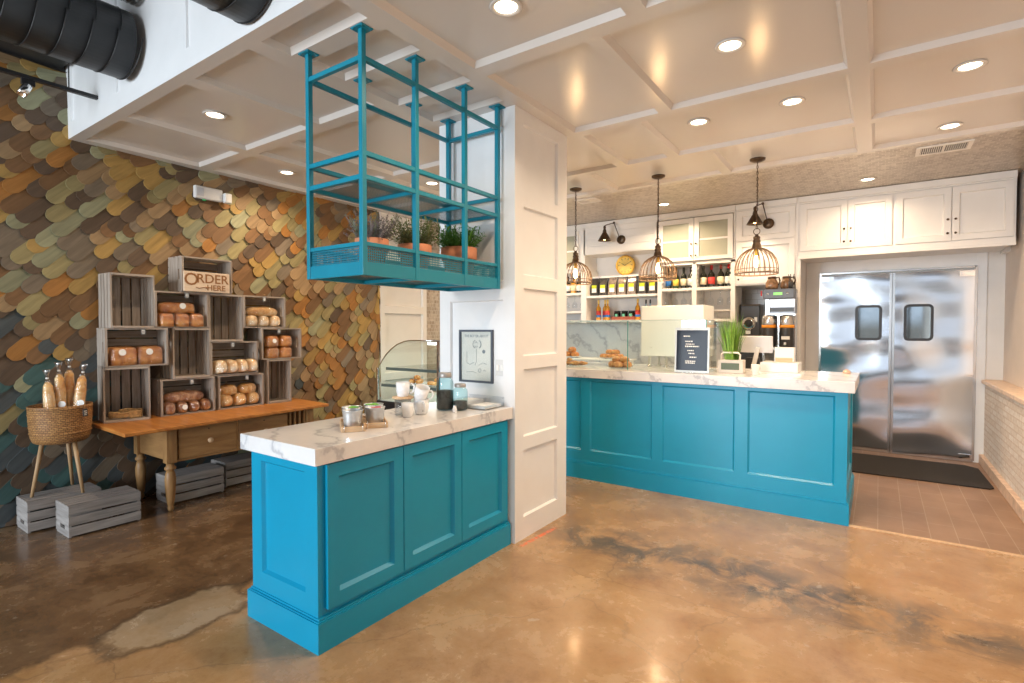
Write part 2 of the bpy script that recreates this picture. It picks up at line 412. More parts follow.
    def text(s, txt, size, M, ext=.001, align='CENTER', c=(1, 1, 1), bold=0):
        cu = bpy.data.curves.new('t', 'FONT'); cu.body = txt; cu.size = size; cu.extrude = ext; cu.align_x = align; cu.offset = bold; cu.resolution_u = 3
        o = bpy.data.objects.new('t', cu); COL.objects.link(o); bpy.context.view_layer.update()
        dg = bpy.context.evaluated_depsgraph_get(); me = bpy.data.meshes.new_from_object(o.evaluated_get(dg))
        s.add([v.co for v in me.vertices], [tuple(p.vertices) for p in me.polygons], M, c)
        bpy.data.objects.remove(o); bpy.data.meshes.remove(me); bpy.data.curves.remove(cu); return s
    def build(s, name, mat, parent=None, bevel=0, fix=True):
        used = sorted({v for f in s.f for v in f}); rm = {v: i for i, v in enumerate(used)}
        if len(used) < len(s.v): s.v = [s.v[v] for v in used]; s.f = [[rm[v] for v in f] for f in s.f]
        me = bpy.data.meshes.new(name); me.from_pydata(s.v, [], s.f)
        me.polygons.foreach_set('use_smooth', s.sm)
        if fix:
            bm = bmesh.new(); bm.from_mesh(me); bmesh.ops.recalc_face_normals(bm, faces=bm.faces); bm.to_mesh(me); bm.free()
        uvl = me.uv_layers.new(name='UVMap'); ca = me.color_attributes.new('Col', 'FLOAT_COLOR', 'CORNER')
        uv = []; col = []
        for p, f, u, c in zip(me.polygons, s.f, s.uv, s.c):
            d = {v: q for v, q in zip(f, u)}
            for v in p.vertices: q = d[v]; uv += [q[0], q[1]]
            col += [*c, 1]*len(f)
        me.uv_layers['UVMap'].data.foreach_set('uv', uv); ca = me.color_attributes['Col']; ca.data.foreach_set('color', col)
        me.materials.append(mat); me.update()
        o = bpy.data.objects.new(name, me); COL.objects.link(o)
        if parent is not None: o.parent = parent
        if bevel:
            b = o.modifiers.new('bevel', 'BEVEL'); b.width = bevel; b.segments = 2; b.limit_method = 'ANGLE'; b.angle_limit = R(50)
        return o

def tag(o, label, cat, group=None, kind=None):
    o['label'] = label; o['category'] = cat
    if group: o['group'] = group
    if kind: o['kind'] = kind
    return o
def thing(name, label, cat, loc=(0, 0, 0), rz=0, group=None):
    o = bpy.data.objects.new(name, None); o.empty_display_size = .05; COL.objects.link(o)
    o.location = loc; o.rotation_euler = (0, 0, R(rz)); return tag(o, label, cat, group)
def struct(name, mb, mat, bevel=0, fix=True):
    o = mb.build(name, mat, None, bevel, fix); o['kind'] = 'structure'; return o
def dup(o, loc=None, rz=None, label=None, group=None, parent=None, scale=None):
    c = o.copy(); COL.objects.link(c)
    if parent is not None: c.parent = parent
    if loc is not None: c.location = loc
    if rz is not None: c.rotation_euler = (0, 0, R(rz))
    if scale is not None: c.scale = scale
    if label: c['label'] = label
    if group: c['group'] = group
    for ch in list(o.children): dup(ch, parent=c)
    return c
def ordn(i, n):
    if n == 1: return 'only'
    if i == 0: return 'leftmost'
    if i == n-1: return 'rightmost'
    return ['', 'second', 'third', 'fourth', 'fifth', 'sixth'][i]+' from the left'
# local frames: u,v in the plane, n outwards
def FY(x, y, z): return Matrix(((1, 0, 0, x), (0, 0, -1, y), (0, 1, 0, z), (0, 0, 0, 1)))      # u=+x v=+z n=-y (faces the storefront)
def FX(x, y, z): return Matrix(((0, 0, 1, x), (1, 0, 0, y), (0, 1, 0, z), (0, 0, 0, 1)))       # u=+y v=+z n=+x
def FZ(x, y, z): return Matrix(((1, 0, 0, x), (0, 1, 0, y), (0, 0, -1, z), (0, 0, 0, 1)))      # u=+x v=+y n=-z (ceiling)

# ================================================================= THE ROOM
WX, EX, BY, FYW, CZ = -5.22, 1.08, 7.52, -5.5, 2.91
m = MB(); m.box(WX-.2, EX+.2, FYW, BY+.2, -.12, 0); struct('floor', m, FLOORM)
m = MB(); m.quad([(-.60, 4.57, .004), (EX, 4.57, .004), (EX, BY, .004), (-.60, BY, .004)], [(4.57, -.158), (4.57, 1.522), (BY, 1.522), (BY, -.158)])
m.quad([(-4.9, 5.5, .004), (-.60, 5.5, .004), (-.60, BY, .004), (-4.9, BY, .004)], [(5.5, -4.9), (5.5, -.6), (BY, -.6), (BY, -4.9)])
struct('floor', m, FTILE)
m = MB(); m.box(-.163, .93, 4.545, 4.572, 0, .008); struct('trim_1', m, PALEW)
# coffered ceiling
rows = [(1.53, 2.375, [(-5.10, -4.42), (-4.31, -3.45), (-3.33, -2.745), (-1.90, -.994), (-.90, .15), (.25, 1.0)]),
        (2.48, 3.57, [(-5.10, -4.42), (-4.315, -3.97), (-3.86, -2.745), (-1.90, -1.255), (-1.17, -.165), (-.065, 1.0)]),
        (3.66, 4.53, [(-5.10, -4.10), (-4.0, -2.75), (-2.65, -1.976), (-1.88, -1.51), (-1.42, -.165), (-.065, 1.0)]),
        (4.62, 5.29, [(-5.10, -3.60), (-3.5, -2.37), (-2.30, -1.245), (-1.16, -.165), (-.065, 1.0)])]
holes = [(a-WX, b-WX, y0-1.45, y1-1.45) for y0, y1, xs in rows for a, b in xs]
holes += [(-2.625-WX, -2.01-WX, a-1.45, b-1.45) for a, b in ((1.53, 1.70), (1.81, 2.05), (2.17, 2.475), (2.595, 2.805))]
m = MB(); m.panel(EX-WX, 5.36-1.451, holes, .032, FZ(WX, 1.451, CZ+.032), ch=.020); struct('ceiling', m, WHITEC, fix=False)
m = MB(); m.box(WX, EX, 1.47, BY, CZ+.05, CZ+.12); struct('ceiling', m, WHITEC)
m = MB(); m.quad([(WX, 5.36, CZ), (EX, 5.36, CZ), (EX, BY, CZ), (WX, BY, CZ)], [(WX, 5.36), (EX, 5.36), (EX, BY), (WX, BY)]); struct('ceiling', m, MOSAIC)
# bulkhead that ends the low ceiling, and the open ceiling above the camera
fh = [(.10, .85), (.97, 1.87), (1.97, 2.87), (2.97, 3.87), (3.97, 4.87), (4.97, 5.87), (5.97, 6.2)]
m = MB(); m.panel(EX-WX, 1.2, [(a, b, .12, 1.1) for a, b in fh], .012, FY(WX, 1.462, CZ), ch=.006); m.box(WX, EX, 1.464, 1.50, CZ+.002, CZ+1.2); struct('wall_bulkhead', m, WHITED, fix=False)
m = MB(); m.box(WX, EX, FYW, 1.45, 4.15, 4.25); struct('ceiling', m, plain('dark_open_ceiling', (.10, .10, .11), .8))
m = MB(); m.box(WX-.2, WX, FYW, BY, 0, 4.2); struct('wall_left', m, plain('dark_backing', (.05, .045, .04), .8))
m = MB(); m.box(EX, EX+.2, FYW, BY, 0, 4.2); struct('wall_right', m, CREAM)
m = MB(); m.box(WX, EX, BY, BY+.2, 0, CZ); struct('wall_back', m, WHITE)
# storefront behind the camera: header, sill and mullions with open daylight between
m = MB(); m.box(WX, EX, FYW-.2, FYW, 3.3, 4.2); m.box(WX, EX, FYW-.2, FYW, 0, .25)
for x in (WX, -3.6, -2.1, -.6, .7): m.box(x, x+.09, FYW-.15, FYW, .25, 3.3)
m.box(WX, EX, FYW-.12, FYW-.04, 2.2, 2.27); struct('wall_front', m, BLACK)
m = MB(); m.box(-14, 10, -18, FYW-.2, -.2, -.05); struct('trim_2', m, plain('asphalt', (.16, .16, .17), .9))

# shingle cladding on the left wall
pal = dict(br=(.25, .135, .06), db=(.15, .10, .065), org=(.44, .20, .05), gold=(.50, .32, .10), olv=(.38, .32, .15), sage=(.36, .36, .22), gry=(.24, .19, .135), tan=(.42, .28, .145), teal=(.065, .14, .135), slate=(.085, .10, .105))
def shade(y, z):  # tile tones with warm lamplight at right, cool daylight low left painted in
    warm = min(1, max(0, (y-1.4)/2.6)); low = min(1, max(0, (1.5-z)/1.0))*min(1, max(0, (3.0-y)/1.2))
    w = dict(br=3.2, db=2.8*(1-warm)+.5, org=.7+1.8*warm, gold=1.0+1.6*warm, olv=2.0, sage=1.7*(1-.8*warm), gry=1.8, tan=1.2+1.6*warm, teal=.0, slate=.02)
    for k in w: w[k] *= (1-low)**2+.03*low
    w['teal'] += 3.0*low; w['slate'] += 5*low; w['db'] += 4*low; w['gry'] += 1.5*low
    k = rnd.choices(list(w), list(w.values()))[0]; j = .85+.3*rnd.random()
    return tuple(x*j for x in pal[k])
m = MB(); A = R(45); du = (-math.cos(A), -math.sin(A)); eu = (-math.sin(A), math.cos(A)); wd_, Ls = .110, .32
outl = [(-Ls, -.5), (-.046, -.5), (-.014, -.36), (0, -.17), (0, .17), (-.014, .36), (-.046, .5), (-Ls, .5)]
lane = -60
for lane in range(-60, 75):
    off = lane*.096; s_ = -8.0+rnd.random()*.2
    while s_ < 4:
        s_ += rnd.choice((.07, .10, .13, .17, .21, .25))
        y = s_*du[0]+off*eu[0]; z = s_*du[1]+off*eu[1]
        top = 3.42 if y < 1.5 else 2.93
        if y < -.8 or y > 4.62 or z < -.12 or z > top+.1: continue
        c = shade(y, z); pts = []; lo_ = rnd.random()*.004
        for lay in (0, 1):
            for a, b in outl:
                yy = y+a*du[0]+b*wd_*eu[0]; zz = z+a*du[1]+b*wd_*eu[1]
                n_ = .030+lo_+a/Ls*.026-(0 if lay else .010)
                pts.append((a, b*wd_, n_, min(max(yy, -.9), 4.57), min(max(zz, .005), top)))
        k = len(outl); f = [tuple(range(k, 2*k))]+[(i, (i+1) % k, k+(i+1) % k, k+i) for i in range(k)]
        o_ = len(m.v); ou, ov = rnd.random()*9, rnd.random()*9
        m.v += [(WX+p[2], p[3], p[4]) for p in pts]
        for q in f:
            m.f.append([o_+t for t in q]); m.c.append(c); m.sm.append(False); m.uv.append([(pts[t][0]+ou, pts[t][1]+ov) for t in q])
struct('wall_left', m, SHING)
# white panelling and mosaic farther along the left wall
m = MB(); m.panel(.83, CZ, [(.07, .76, .12, .78), (.07, .76, .87, 1.64), (.07, .76, 1.73, 2.78)], .03, FX(WX+.004, 4.57, 0), ch=.01); struct('wall_left', m, WHITE, fix=False)
m = MB(); m.quad([(WX+.012, 5.40, 0), (WX+.012, BY, 0), (WX+.012, BY, CZ), (WX+.012, 5.40, CZ)], [(5.4, 0), (BY, 0), (BY, CZ), (5.4, CZ)]); struct('wall_left', m, MOSAIC)
m = MB(); m.box(WX, WX+.35, FYW+.1, 1.42, 3.44, 3.80); struct('trim_3', m, DUCT)

# pillar between the two counters
PX0, PX1, PY0, PY1 = -2.652, -1.985, 2.90, 3.605
m = MB(); m.box(PX0+.01, PX1-.024, PY0+.024, PY1-.002, 0, CZ)
m.panel(PX1-PX0, CZ, [(.10, .57, .20, 1.635), (.10, .57, 1.76, 2.80)], .02, FY(PX0, PY0+.02, 0), ch=.008)
m.panel(PY1-PY0-.0201, CZ, [(.085, .545, .15+.552*i, .15+.552*i+.462) for i in range(5)], .02, FX(PX1-.0201, PY0+.0201, 0), ch=.008)
struct('wall_pillar', m, WHITED, fix=False)

# right half wall: whitewashed brick, wooden ledge, base
m = MB(); m.box(.935, EX, 4.57, BY, .09, .86); m.quad([(.934, 4.57, .10), (.934, BY, .10), (.934, BY, .86), (.934, 4.57, .86)], [(4.57, 0), (BY, 0), (BY, .76), (4.57, .76)]); struct('wall_right', m, WBRICK)
m = MB(); m.box(.905, EX, 4.55, BY, .86, .90); struct('trim_4', m, plain('cream_stone_cap', (.78, .60, .46), .5, vary=.15, scale=20), .006)
m = MB(); m.box(.895, EX, 4.57, BY-.03, .004, .10); struct('baseboard_right', m, plain('stone_base', (.70, .52, .40), .5, vary=.2, scale=14), .004)

# swing doors
DX0, DXM, DX1, DH = -.595, .118, .845, 2.085
m = MB(); m.box(-.75, DX0, BY-.03, BY, 0, 2.26); m.box(DX1, .935, BY-.03, BY, 0, 2.26); m.box(DX0, DX1, BY-.03, BY, DH+.02, 2.26); struct('trim_5', m, WHITED, .003)
m = MB()
m.box(DX0-.012, DX0+.012, BY-.045, BY-.029, .02, DH+.03); m.box(DX1-.012, DX1+.012, BY-.045, BY-.029, .02, DH+.03); m.box(DX0, DX1, BY-.045, BY-.029, DH+.008, DH+.03); m.box(DX0, DX1, BY-.06, BY-.03, .006, .02)
struct('trim_6', m, STEEL, .002)
def rrect(x0, x1, z0, z1, r, n=5):
    p = []
    for cx, cz, a in ((x1-r, z1-r, 0), (x0+r, z1-r, 90), (x0+r, z0+r, 180), (x1-r, z0+r, 270)):
        for i in range(n+1): t = R(a+90*i/n); p.append((cx+r*math.cos(t), cz+r*math.sin(t)))
    return p
def rframe(m, x0, x1, z0, z1, r, w, t0, t1, M):
    o = rrect(x0, x1, z0, z1, r); i_ = rrect(x0+w, x1-w, z0+w, z1-w, max(.002, r-w)); n = len(o)
    p = [(*q, t0) for q in o]+[(*q, t0) for q in i_]+[(*q, t1) for q in o]+[(*q, t1) for q in i_]
    F = []
    for k in range(n):
        l = (k+1) % n
        F += [(2*n+k, 2*n+l, 3*n+l, 3*n+k), (k, l, 2*n+l, 2*n+k), (n+k, 3*n+k, 3*n+l, n+l), (k, n+k, n+l, l)]
    m.add(p, F, M)
for i, (x0, x1, wx0, wx1) in enumerate(((DX0+.014, DXM-.006, -.235, .025), (DXM+.006, DX1-.014, .225, .492))):
    d = bpy.data.objects.new('door_%d' % (i+1), None); COL.objects.link(d); d.location = (x0, BY-.05, .02); d['kind'] = 'structure'
    W = x1-x0; F = FY(0, 0, 0); a, b = wx0-x0, wx1-x0
    m = MB(); m.panel(W, DH-.03, [(a+.02, b-.02, 1.31, 1.67)], .02, F, ch=.002, lip=.015); m.build('door_leaf', DOORM, d, fix=False)
    m = MB(); rframe(m, a, b, 1.285, 1.695, .05, .028, .018, .034, F); m.build('window_gasket', DARK, d)
    m = MB(); m.prism(rrect(a+.02, b-.02, 1.305, 1.675, .035), .016, .022, F); m.build('window_pane', plain('door_window_glass', (.45, .52, .55), .04, .9), d)
    m = MB(); hx = .0 if i == 0 else W-.13
    m.box(hx, hx+.13, -.035, -.018, DH-.10, DH-.04); m.box(hx+.02, hx+.11, -.05, -.03, DH-.085, DH-.055); m.build('hinge', CHROME, d, .002)
    m = MB(); hx = .0 if i == 0 else W-.11
    m.box(hx, hx+.11, -.035, -.018, .02, .07); m.build('hinge', CHROME, d, .002)
    e = W if i == 0 else 0
    m = MB(); m.box(e-.02*(1 if i == 0 else .2), e+.02*(.2 if i == 0 else 1), -.028, .0, .0, DH-.03); m.build('edge_strip', STEEL, d)
o = MB().prism([(-.95, 6.28), (.83, 6.28), (.865, 6.33), (.85, 7.12), (.76, 7.22), (-.95, 7.22)], .005, .016).build('floor_mat', RUBBER)
tag(o, 'black ribbed rubber mat on the tiles before the steel swing doors', 'mat')

# recessed lights
def downlight():
    t = thing('recessed_light', '', 'ceiling light')
    m = MB(); m.lathe([(.074, .0), (.078, -.006), (.074, -.010), (.056, -.008), (.052, .004)], 32); m.build('trim_ring', WHITEC, t)
    m = MB(); m.lathe([(0, -.003), (.053, -.003)], 28); m.build('lens', LEMIT, t)
    area('lamp_light', (0, 0, -.016), (0, 0, 0), .10, .10, DOWN_POWER, DOWN_COL, t, 'DISK', R(150))
    return t
dl = [(-1.448, 2.042, 1, 'nearest the camera, at the top edge'), (-.669, 2.993, 1, 'in the large panel right of the pillar top'), (-.492, 3.957, 1, 'in the long panel above the grass planter'), (.406, 4.002, 1, 'farthest right of the coffered panels'), (-1.096, 3.959, 1, 'in front of the middle and right birdcage pendants'), (.411, 5.097, 1, 'just before the air vent by the mosaic'), (-.113, 6.294, 0, 'in the mosaic ceiling before the wall cabinets over the doors'), (-2.104, 6.184, 0, 'in the mosaic ceiling beside the middle pendant rod'), (-3.847, 1.898, 1, 'in the front left coffer near the bulkhead edge'), (-4.689, 2.98, 1, 'over the bread crates close to the shingle wall'), (-3.805, 4.047, 1, 'seen low between the posts of the hanging teal shelf'), (-4.10, 6.20, 0, 'added out of sight behind the white pillar, to brighten the wall beyond')]  # the last lamp is added, unseen, to brighten the wall past the pastry case
d0 = downlight()
for i, (x, y, rec, w) in enumerate(dl):
    o = d0 if i == 0 else dup(d0)
    if not rec:                                         # the lamps over the mosaic burn brighter
        for c_ in o.children:
            if c_.type == 'LIGHT': c_.data = c_.data.copy(); c_.data.energy = DOWN_POWER*(.85 if x > -1 else 2.0)
    o.location = (x, y, CZ+(.031 if rec else -.001)); o['label'] = 'round warm recessed ceiling light '+w; o['group'] = 'recessed ceiling lights'
# vents
def vent(x, y, lx, ly, label, dark):
    t = thing('ceiling_vent', label, 'vent', (x, y, CZ), 0, 'ceiling air vents')
    m = MB(); rframe(m, -lx/2, lx/2, -ly/2, ly/2, .004, .03, 0, .008, FZ(0, 0, 0)); m.box(-.008, .008, -ly/2+.03, ly/2-.03, -.008, 0); m.build('frame', WHITE, t)
    m = MB()
    for k in range(22):
        xx = -lx/2+.035+k*(lx-.07)/21; m.box(xx-.002, xx+.002, -ly/2+.03, ly/2-.03, -.007, -.001, T(0, 0, 0))
    m.build('louvre', WHITE, t)
    m = MB(); m.box(-lx/2+.03, lx/2-.03, -ly/2+.03, ly/2-.03, -.0015, -.0005); m.build('backing', dark, t)
vent(.41, 5.57, .36, .25, 'white double air vent in the mosaic ceiling near the doors', DARK)
vent(-2.76, 5.52, .26, .20, 'small dark air vent in the mosaic ceiling by the leftmost pendant', DARK)

# ducts and track light above the bulkhead
def duct(x, z, r, y0, y1, label):
    t = thing('spiral_duct', label, 'duct', (x, 0, z), 0, 'black spiral air ducts')
    M_ = T(0, y1, 0, 90, 0, 0); L = y1-y0
    m = MB(); m.lathe([(r-.012, 0), (r, 0), (r, L), (r-.012, L)], 48, M_); m.build('duct_tube', DUCT, t)
    k = y1-.08; n = 0
    while k > y0:
        m = MB(); m.tube([((r+.001)*math.cos(a), k+(.11*a/(2*PI)), (r+.001)*math.sin(a)) for a in [2*PI*q/40 for q in range(41)]], .0035, 4); m.build('seam', DUCT, t); k -= .125; n += 1
    return t
duct(-4.00, 3.250, .205, -4.5, 1.41, 'larger black spiral duct at the upper left ending at the bulkhead')
duct(-2.54, 3.175, .235, -4.5, 1.43, 'second black duct right of the first, mostly out of frame')
t = thing('flexible_duct', 'silver crinkled flexible duct above the larger black duct, running into the bulkhead', 'duct', (-3.86, .20, 3.62))
MB().lathe([(.135+(.010 if q % 2 else 0), q*.0135) for q in range(92)], 28, T(0, 0, 0, -90, 0, 0)).build('hose', STEEL, t)
t = thing('track_light', 'black ceiling track with one small adjustable spotlight on the upper left', 'track light', (-4.62, 0, 3.09))
MB().box(-.018, .018, -1.0, 1.47, -.012, .012).build('track', BLACK, t, .002)
MB().cyl(0, 1.3, .012, 1.06, .004, 8).build('hanger', BLACK, t); MB().cyl(0, -.6, .012, 1.06, .004, 8).build('hanger', BLACK, t)
MB().box(-.014, .014, 1.05, 1.12, -.05, -.012).build('adapter', BLACK, t, .002)
m = MB(); m.lathe([(.0, 0), (.022, 0), (.026, .01), (.026, .09), (.022, .09), (.018, .07)], 20, T(0, 1.085, -.05, 150, 0, 30)); m.build('spot_head', CHROME, t)

# ================================================================= PENINSULA
t = thing('peninsula_cabinet', 'narrow teal cabinet with three shaker doors below the nearer marble worktop', 'cabinet', (-2.30, 1.405, 0))
def Lx(x): return x+2.30
def Ly(y): return y-1.405
m = MB(); m.box(Lx(-2.566), Lx(-2.06), .046, Ly(2.89), .10, .840)
m.panel(-2.034+2.567, .70, [(.085, .44, .102, .655)], .016, FY(Lx(-2.567), .034, .14), ch=.012, lip=.01)
m.build('carcass', TEAL, t, 0, False)
m = MB(); m.box(Lx(-2.052), Lx(-2.035), .020, Ly(2.89), .14, .84); m.build('face_frame', TEAL, t, .002)
m = MB(); m.box(Lx(-2.587), Lx(-2.009), 0, Ly(2.886), 0, .135); m.build('plinth', TEAL, t)
m = MB()
pr_ = [(0, 0), (.0, .005), (-.006, .013), (-.018, .016), (-.03, .016), (-.03, 0)]
m.box(Lx(-2.582), Lx(-2.014), .005, Ly(2.886), .135, .141); m.box(Lx(-2.575), Lx(-2.021), .012, Ly(2.886), .141, .150); m.build('base_moulding', TEAL, t, .002)
for y0, y1 in ((1.462, 1.921), (1.927, 2.387), (2.393, 2.855)):
    d = MB().panel(y1-y0, .655, [(.062, y1-y0-.062, .062, .593)], .019, FX(Lx(-2.034), Ly(y0), .178), ch=.014).build('door', TEAL, t, 0, False)
o = MB().box(-2.612, -2.0, 1.39, 2.898, .841, .918).build('worktop', MARBLE, None, .003)
tag(o, 'thick white veined marble worktop on the narrow teal cabinet', 'worktop')

# ================================================================= SERVICE COUNTER
t = thing('service_counter', 'long teal panelled service counter in front of the bottle shelves', 'counter', (-1.8, 4.544, 0))
X0 = -3.55
m = MB(); hs = [(-2.95, -2.35)]+[(-2.258, -1.648), (-1.556, -.957), (-.859, -.258)]
m.box(X0+1.8, -.20+1.8, .036, 1.0, .1, .974)
m.panel(-.18-X0, .834, [(a-X0, b-X0, .135, .805) for a, b in hs], .014, FY(X0+1.8, .030, .14), ch=.014)
m.panel(.95, .834, [(.10, .85, .135, .805)], .014, FX(-.194+1.8, .02, .14), ch=.014)
m.build('panelled_front', TEAL, t, 0, False)
MB().box(X0+1.8, -.163+1.8, 0, 1.0, 0, .152).build('plinth', TEAL, t)
m = MB(); m.box(X0+1.8, -.168+1.8, .005, .99, .152, .158); m.box(X0+1.8, -.174+1.8, .010, .99, .158, .170); m.build('base_moulding', TEAL, t, .002)
o = MB().box(X0-.02, -.136, 4.525, 5.545, .974, 1.055).build('worktop', MARBLE, None, .003)
tag(o, 'long white marble worktop on the service counter by the doors', 'worktop')

# ================================================================= BACK WALL JOINERY
FYC = 6.72          # front plane of the wall units
def shaker(parent, name, x0, x1, z0, z1, y, mat=WHITE, knobs=(), rail=.055, hole=None, t=.02):
    """overlay door on the plane y with a recessed field; knobs: (x, z) in world"""
    d = MB().panel(x1-x0, z1-z0, [(rail, x1-x0-rail, rail, z1-z0-rail)], t, FY(0, 0, 0), ch=.010).build(name, mat, parent, 0, False)
    px, py, pz = parent.location; d.location = (x0-px, y-py, z0-pz)
    for kx, kz in knobs:
        k = MB().lathe([(.004, 0), (.005, .012), (.011, .018), (.011, .024), (0, .027)], 14, T(kx-x0, -t, kz-z0, 90, 0, 0)).build('knob', BRONZE, d)
    return d
# two wide cupboards over the swing doors
for (x0, x1, w) in ((-.752, .115, 'left double-door cupboard over the swing doors'), (.115, 1.03, 'right double-door cupboard over the swing doors, by the corner')):
    t = thing('wall_cupboard', 'white shaker '+w, 'cabinet', ((x0+x1)/2, FYC, 2.25), 0, 'cupboards over the swing doors')
    px = t.location.x
    MB().box(x0-px, x1-px, 0, BY-FYC, 0, .65).build('carcass', WHITE, t)
    m = MB(); m.box(x0-px, x1-px, -.016, 0, -.03, .045); m.box(x0-px, x1-px, -.026, 0, -.035, -.012); m.build('bottom_rail', WHITE, t, .002)
    m = MB(); m.box(x0-px, x1-px, -.03, 0, .59, .655); m.box(x0-px, x1-px, -.015, 0, .575, .59); m.build('crown_moulding', WHITE, t, .003)
    c = (-.292 if x0 < 0 else .565); a = x0+(.02 if x0 < 0 else .01)
    shaker(t, 'door', a, c-.003, 2.30, 2.815, FYC-.001, knobs=((c-.03, 2.505), (c-.03, 2.37)))
    shaker(t, 'door', c+.003, x1-.02, 2.30, 2.815, FYC-.001, knobs=((c+.03, 2.505), (c+.03, 2.37)))
m = MB(); m.box(-.775, -.752, FYC, BY, 0, CZ); m.box(-.775, -.73, FYC-.012, FYC, 0, 2.25); struct('trim_7', m, WHITE, .002)
m = MB(); m.box(1.032, EX, BY-.25, BY, 2.22, CZ); struct('trim_8', m, WHITE)

# cupboard over the coffee niche
t = thing('wall_cupboard', 'white panelled cupboard over the coffee niche, behind the right pendant', 'cabinet', (-1.10, FYC, 1.95))
MB().box(-.315, .325, 0, BY-FYC, 0, .95).build('carcass', WHITE, t)
m = MB(); m.box(-.315, .325, -.03, 0, .89, .955); m.box(-.315, .325, -.015, 0, .875, .89); m.build('crown_moulding', WHITE, t, .003)
shaker(t, 'door', -1.40, -.79, 1.965, 2.46, FYC-.001, knobs=((-1.375, 2.02),))
shaker(t, 'door', -1.40, -.79, 2.47, 2.82, FYC-.001)

# open shelving wall: stiles, shelves and glass-fronted cupboards, as one built-in unit
U = thing('shelf_unit', 'white built-in wall shelving with glazed top doors, bottles and coffee bags', 'shelving', (-2.6, FYC, 1.52))
def ub(m, x0, x1, y0, y1, z0, z1): m.box(x0+2.6, x1+2.6, y0, y1, z0-1.52, z1-1.52)
L0 = -4.15
m = MB(); ub(m, L0, -1.43, .38, .40, 1.52, 2.90); m.build('back_panel', WHITE, U)
for x0, x1 in ((L0, L0+.03), (-3.47, -3.385), (-2.365, -2.31), (-1.925, -1.87), (-1.468, -1.418)):
    m = MB(); ub(m, x0, x1, 0, .38, 1.52, 2.27); m.build('stile', WHITE, U, .002)
for x0, x1, z, th in ((L0, -3.43, 1.53, .03), (-3.43, -2.34, 1.53, .03), (-2.34, -1.43, 1.53, .03),
                      (L0, -3.43, 1.915, .035), (-3.43, -2.34, 1.868, .032), (-2.34, -1.43, 1.918, .035),
                      (L0, -3.43, 1.66, .03), (-2.34, -1.43, 1.66, .025), (-3.43, -2.34, 2.155, .022)):
    m = MB(); ub(m, x0, x1, .004 if th > .025 else .16, .379, z, z+th); m.build('shelf', WHITE, U, .002)
m = MB(); ub(m, L0, -3.41, 0, .379, 2.24, 2.90); m.build('top_carcass', WHITE, U)
m = MB(); ub(m, -2.38, -1.42, 0, .379, 2.24, 2.28); ub(m, -2.38, -1.42, 0, .379, 2.86, 2.90)
ub(m, -2.38, -2.36, 0, .38, 2.28, 2.86); ub(m, -1.44, -1.42, 0, .38, 2.28, 2.86)
m.build('top_carcass', WHITE, U)
# plain boarded panel with the sconce between the glazed doors
m = MB(); ub(m, -3.43, -2.36, .0, .379, 2.47, 2.90)
for k in range(4): ub(m, -3.40, -2.38, -.008, 0, 2.485+k*.095, 2.485+k*.095+.091)
m.build('boarded_panel', WHITE, U, .0015)
m = MB(); ub(m, L0, -1.418, -.03, 0, 2.84, 2.905); ub(m, L0, -1.418, -.015, 0, 2.825, 2.84); m.build('crown_moulding', WHITE, U, .003)
def glazed(x0, x1, kx):
    z0, z1 = 2.285, 2.815; W = x1-x0; H = z1-z0; r = .06
    m = MB(); m.box(0, r, -.02, 0, 0, H); m.box(W-r, W, -.02, 0, 0, H); m.box(r, W-r, -.02, 0, 0, r*.8); m.box(r, W-r, -.02, 0, H-r, H)
    m.box(r, W-r, -.012, 0, H*.46, H*.46+.022)
    d = m.build('glazed_door', WHITE, U, .002); d.location = (x0+2.6, -.001, z0-1.52)
    MB().box(r, W-r, -.006, -.003, r*.8, H-r).build('frosted_pane', MUFF, d)
    for kz in (2.49, 2.345): MB().lathe([(.004, 0), (.005, .012), (.011, .018), (.011, .024), (0, .027)], 14, T(kx-x0, -.02, kz-z0, 90, 0, 0)).build('knob', BRONZE, d)
glazed(-2.355, -1.905, -1.925-.005); glazed(-1.899, -1.445, -1.873); glazed(-3.93, -3.50, -3.90)
# scalloped bottle rests at the sides of the wine niches
for x, sx in ((-2.31, 1), (-1.925, -1), (-1.87, 1), (-1.468, -1)):
    m = MB()
    for k in range(5): m.lathe([(0, 0), (.014, 0), (.014, .012)], 12, T(x, 0, 0)@T(2.6, .02, 1.985+k*.05-1.52, 90, 0, 0)@T(sx*.004, 0, -.008))
    m.build('scalloped_edge', WHITE, U)

# marble splash slab and the back worktop
m = MB(); m.box(-4.1, -1.45, BY-.28, BY-.26, .92, 1.53); struct('wall_back', m, MARBLE)
m = MB(); m.quad([(-1.45, BY-.06, .92), (-.775, BY-.06, .92), (-.775, BY-.06, 1.95), (-1.45, BY-.06, 1.95)], [(0, 0), (.675, 0), (.675, 1.03), (0, 1.03)]); struct('wall_back', m, SPLASH)
t = thing('back_cabinet', 'white base cabinets along the back wall under the shelving', 'cabinet', (-2.4, 6.9, 0))
MB().box(-1.7, .95, .0, .33, 0, .88).build('carcass', WHITE, t)
for k in range(4):
    x0 = -4.08+k*.66
    shaker(t, 'door', x0, x0+.64, .12, .85, 6.899)
tag(MB().box(-4.12, -1.442, 6.87, 7.235, .881, .919).build('worktop', STEEL, None, .002), 'steel back worktop under the bottle shelves', 'worktop')
tag(MB().box(-1.44, -.776, 6.27, 7.455, .881, .919).build('worktop', STEEL, None, .002), 'deep steel worktop of the coffee niche', 'worktop')
t = thing('coffee_cabinet', 'white base cabinet carrying the coffee machines', 'cabinet', (-1.11, 6.30, 0))
MB().box(-.32, .32, .0, 1.1, 0, .88).build('carcass', WHITE, t)
shaker(t, 'door', -1.42, -.80, .12, .85, 6.299)

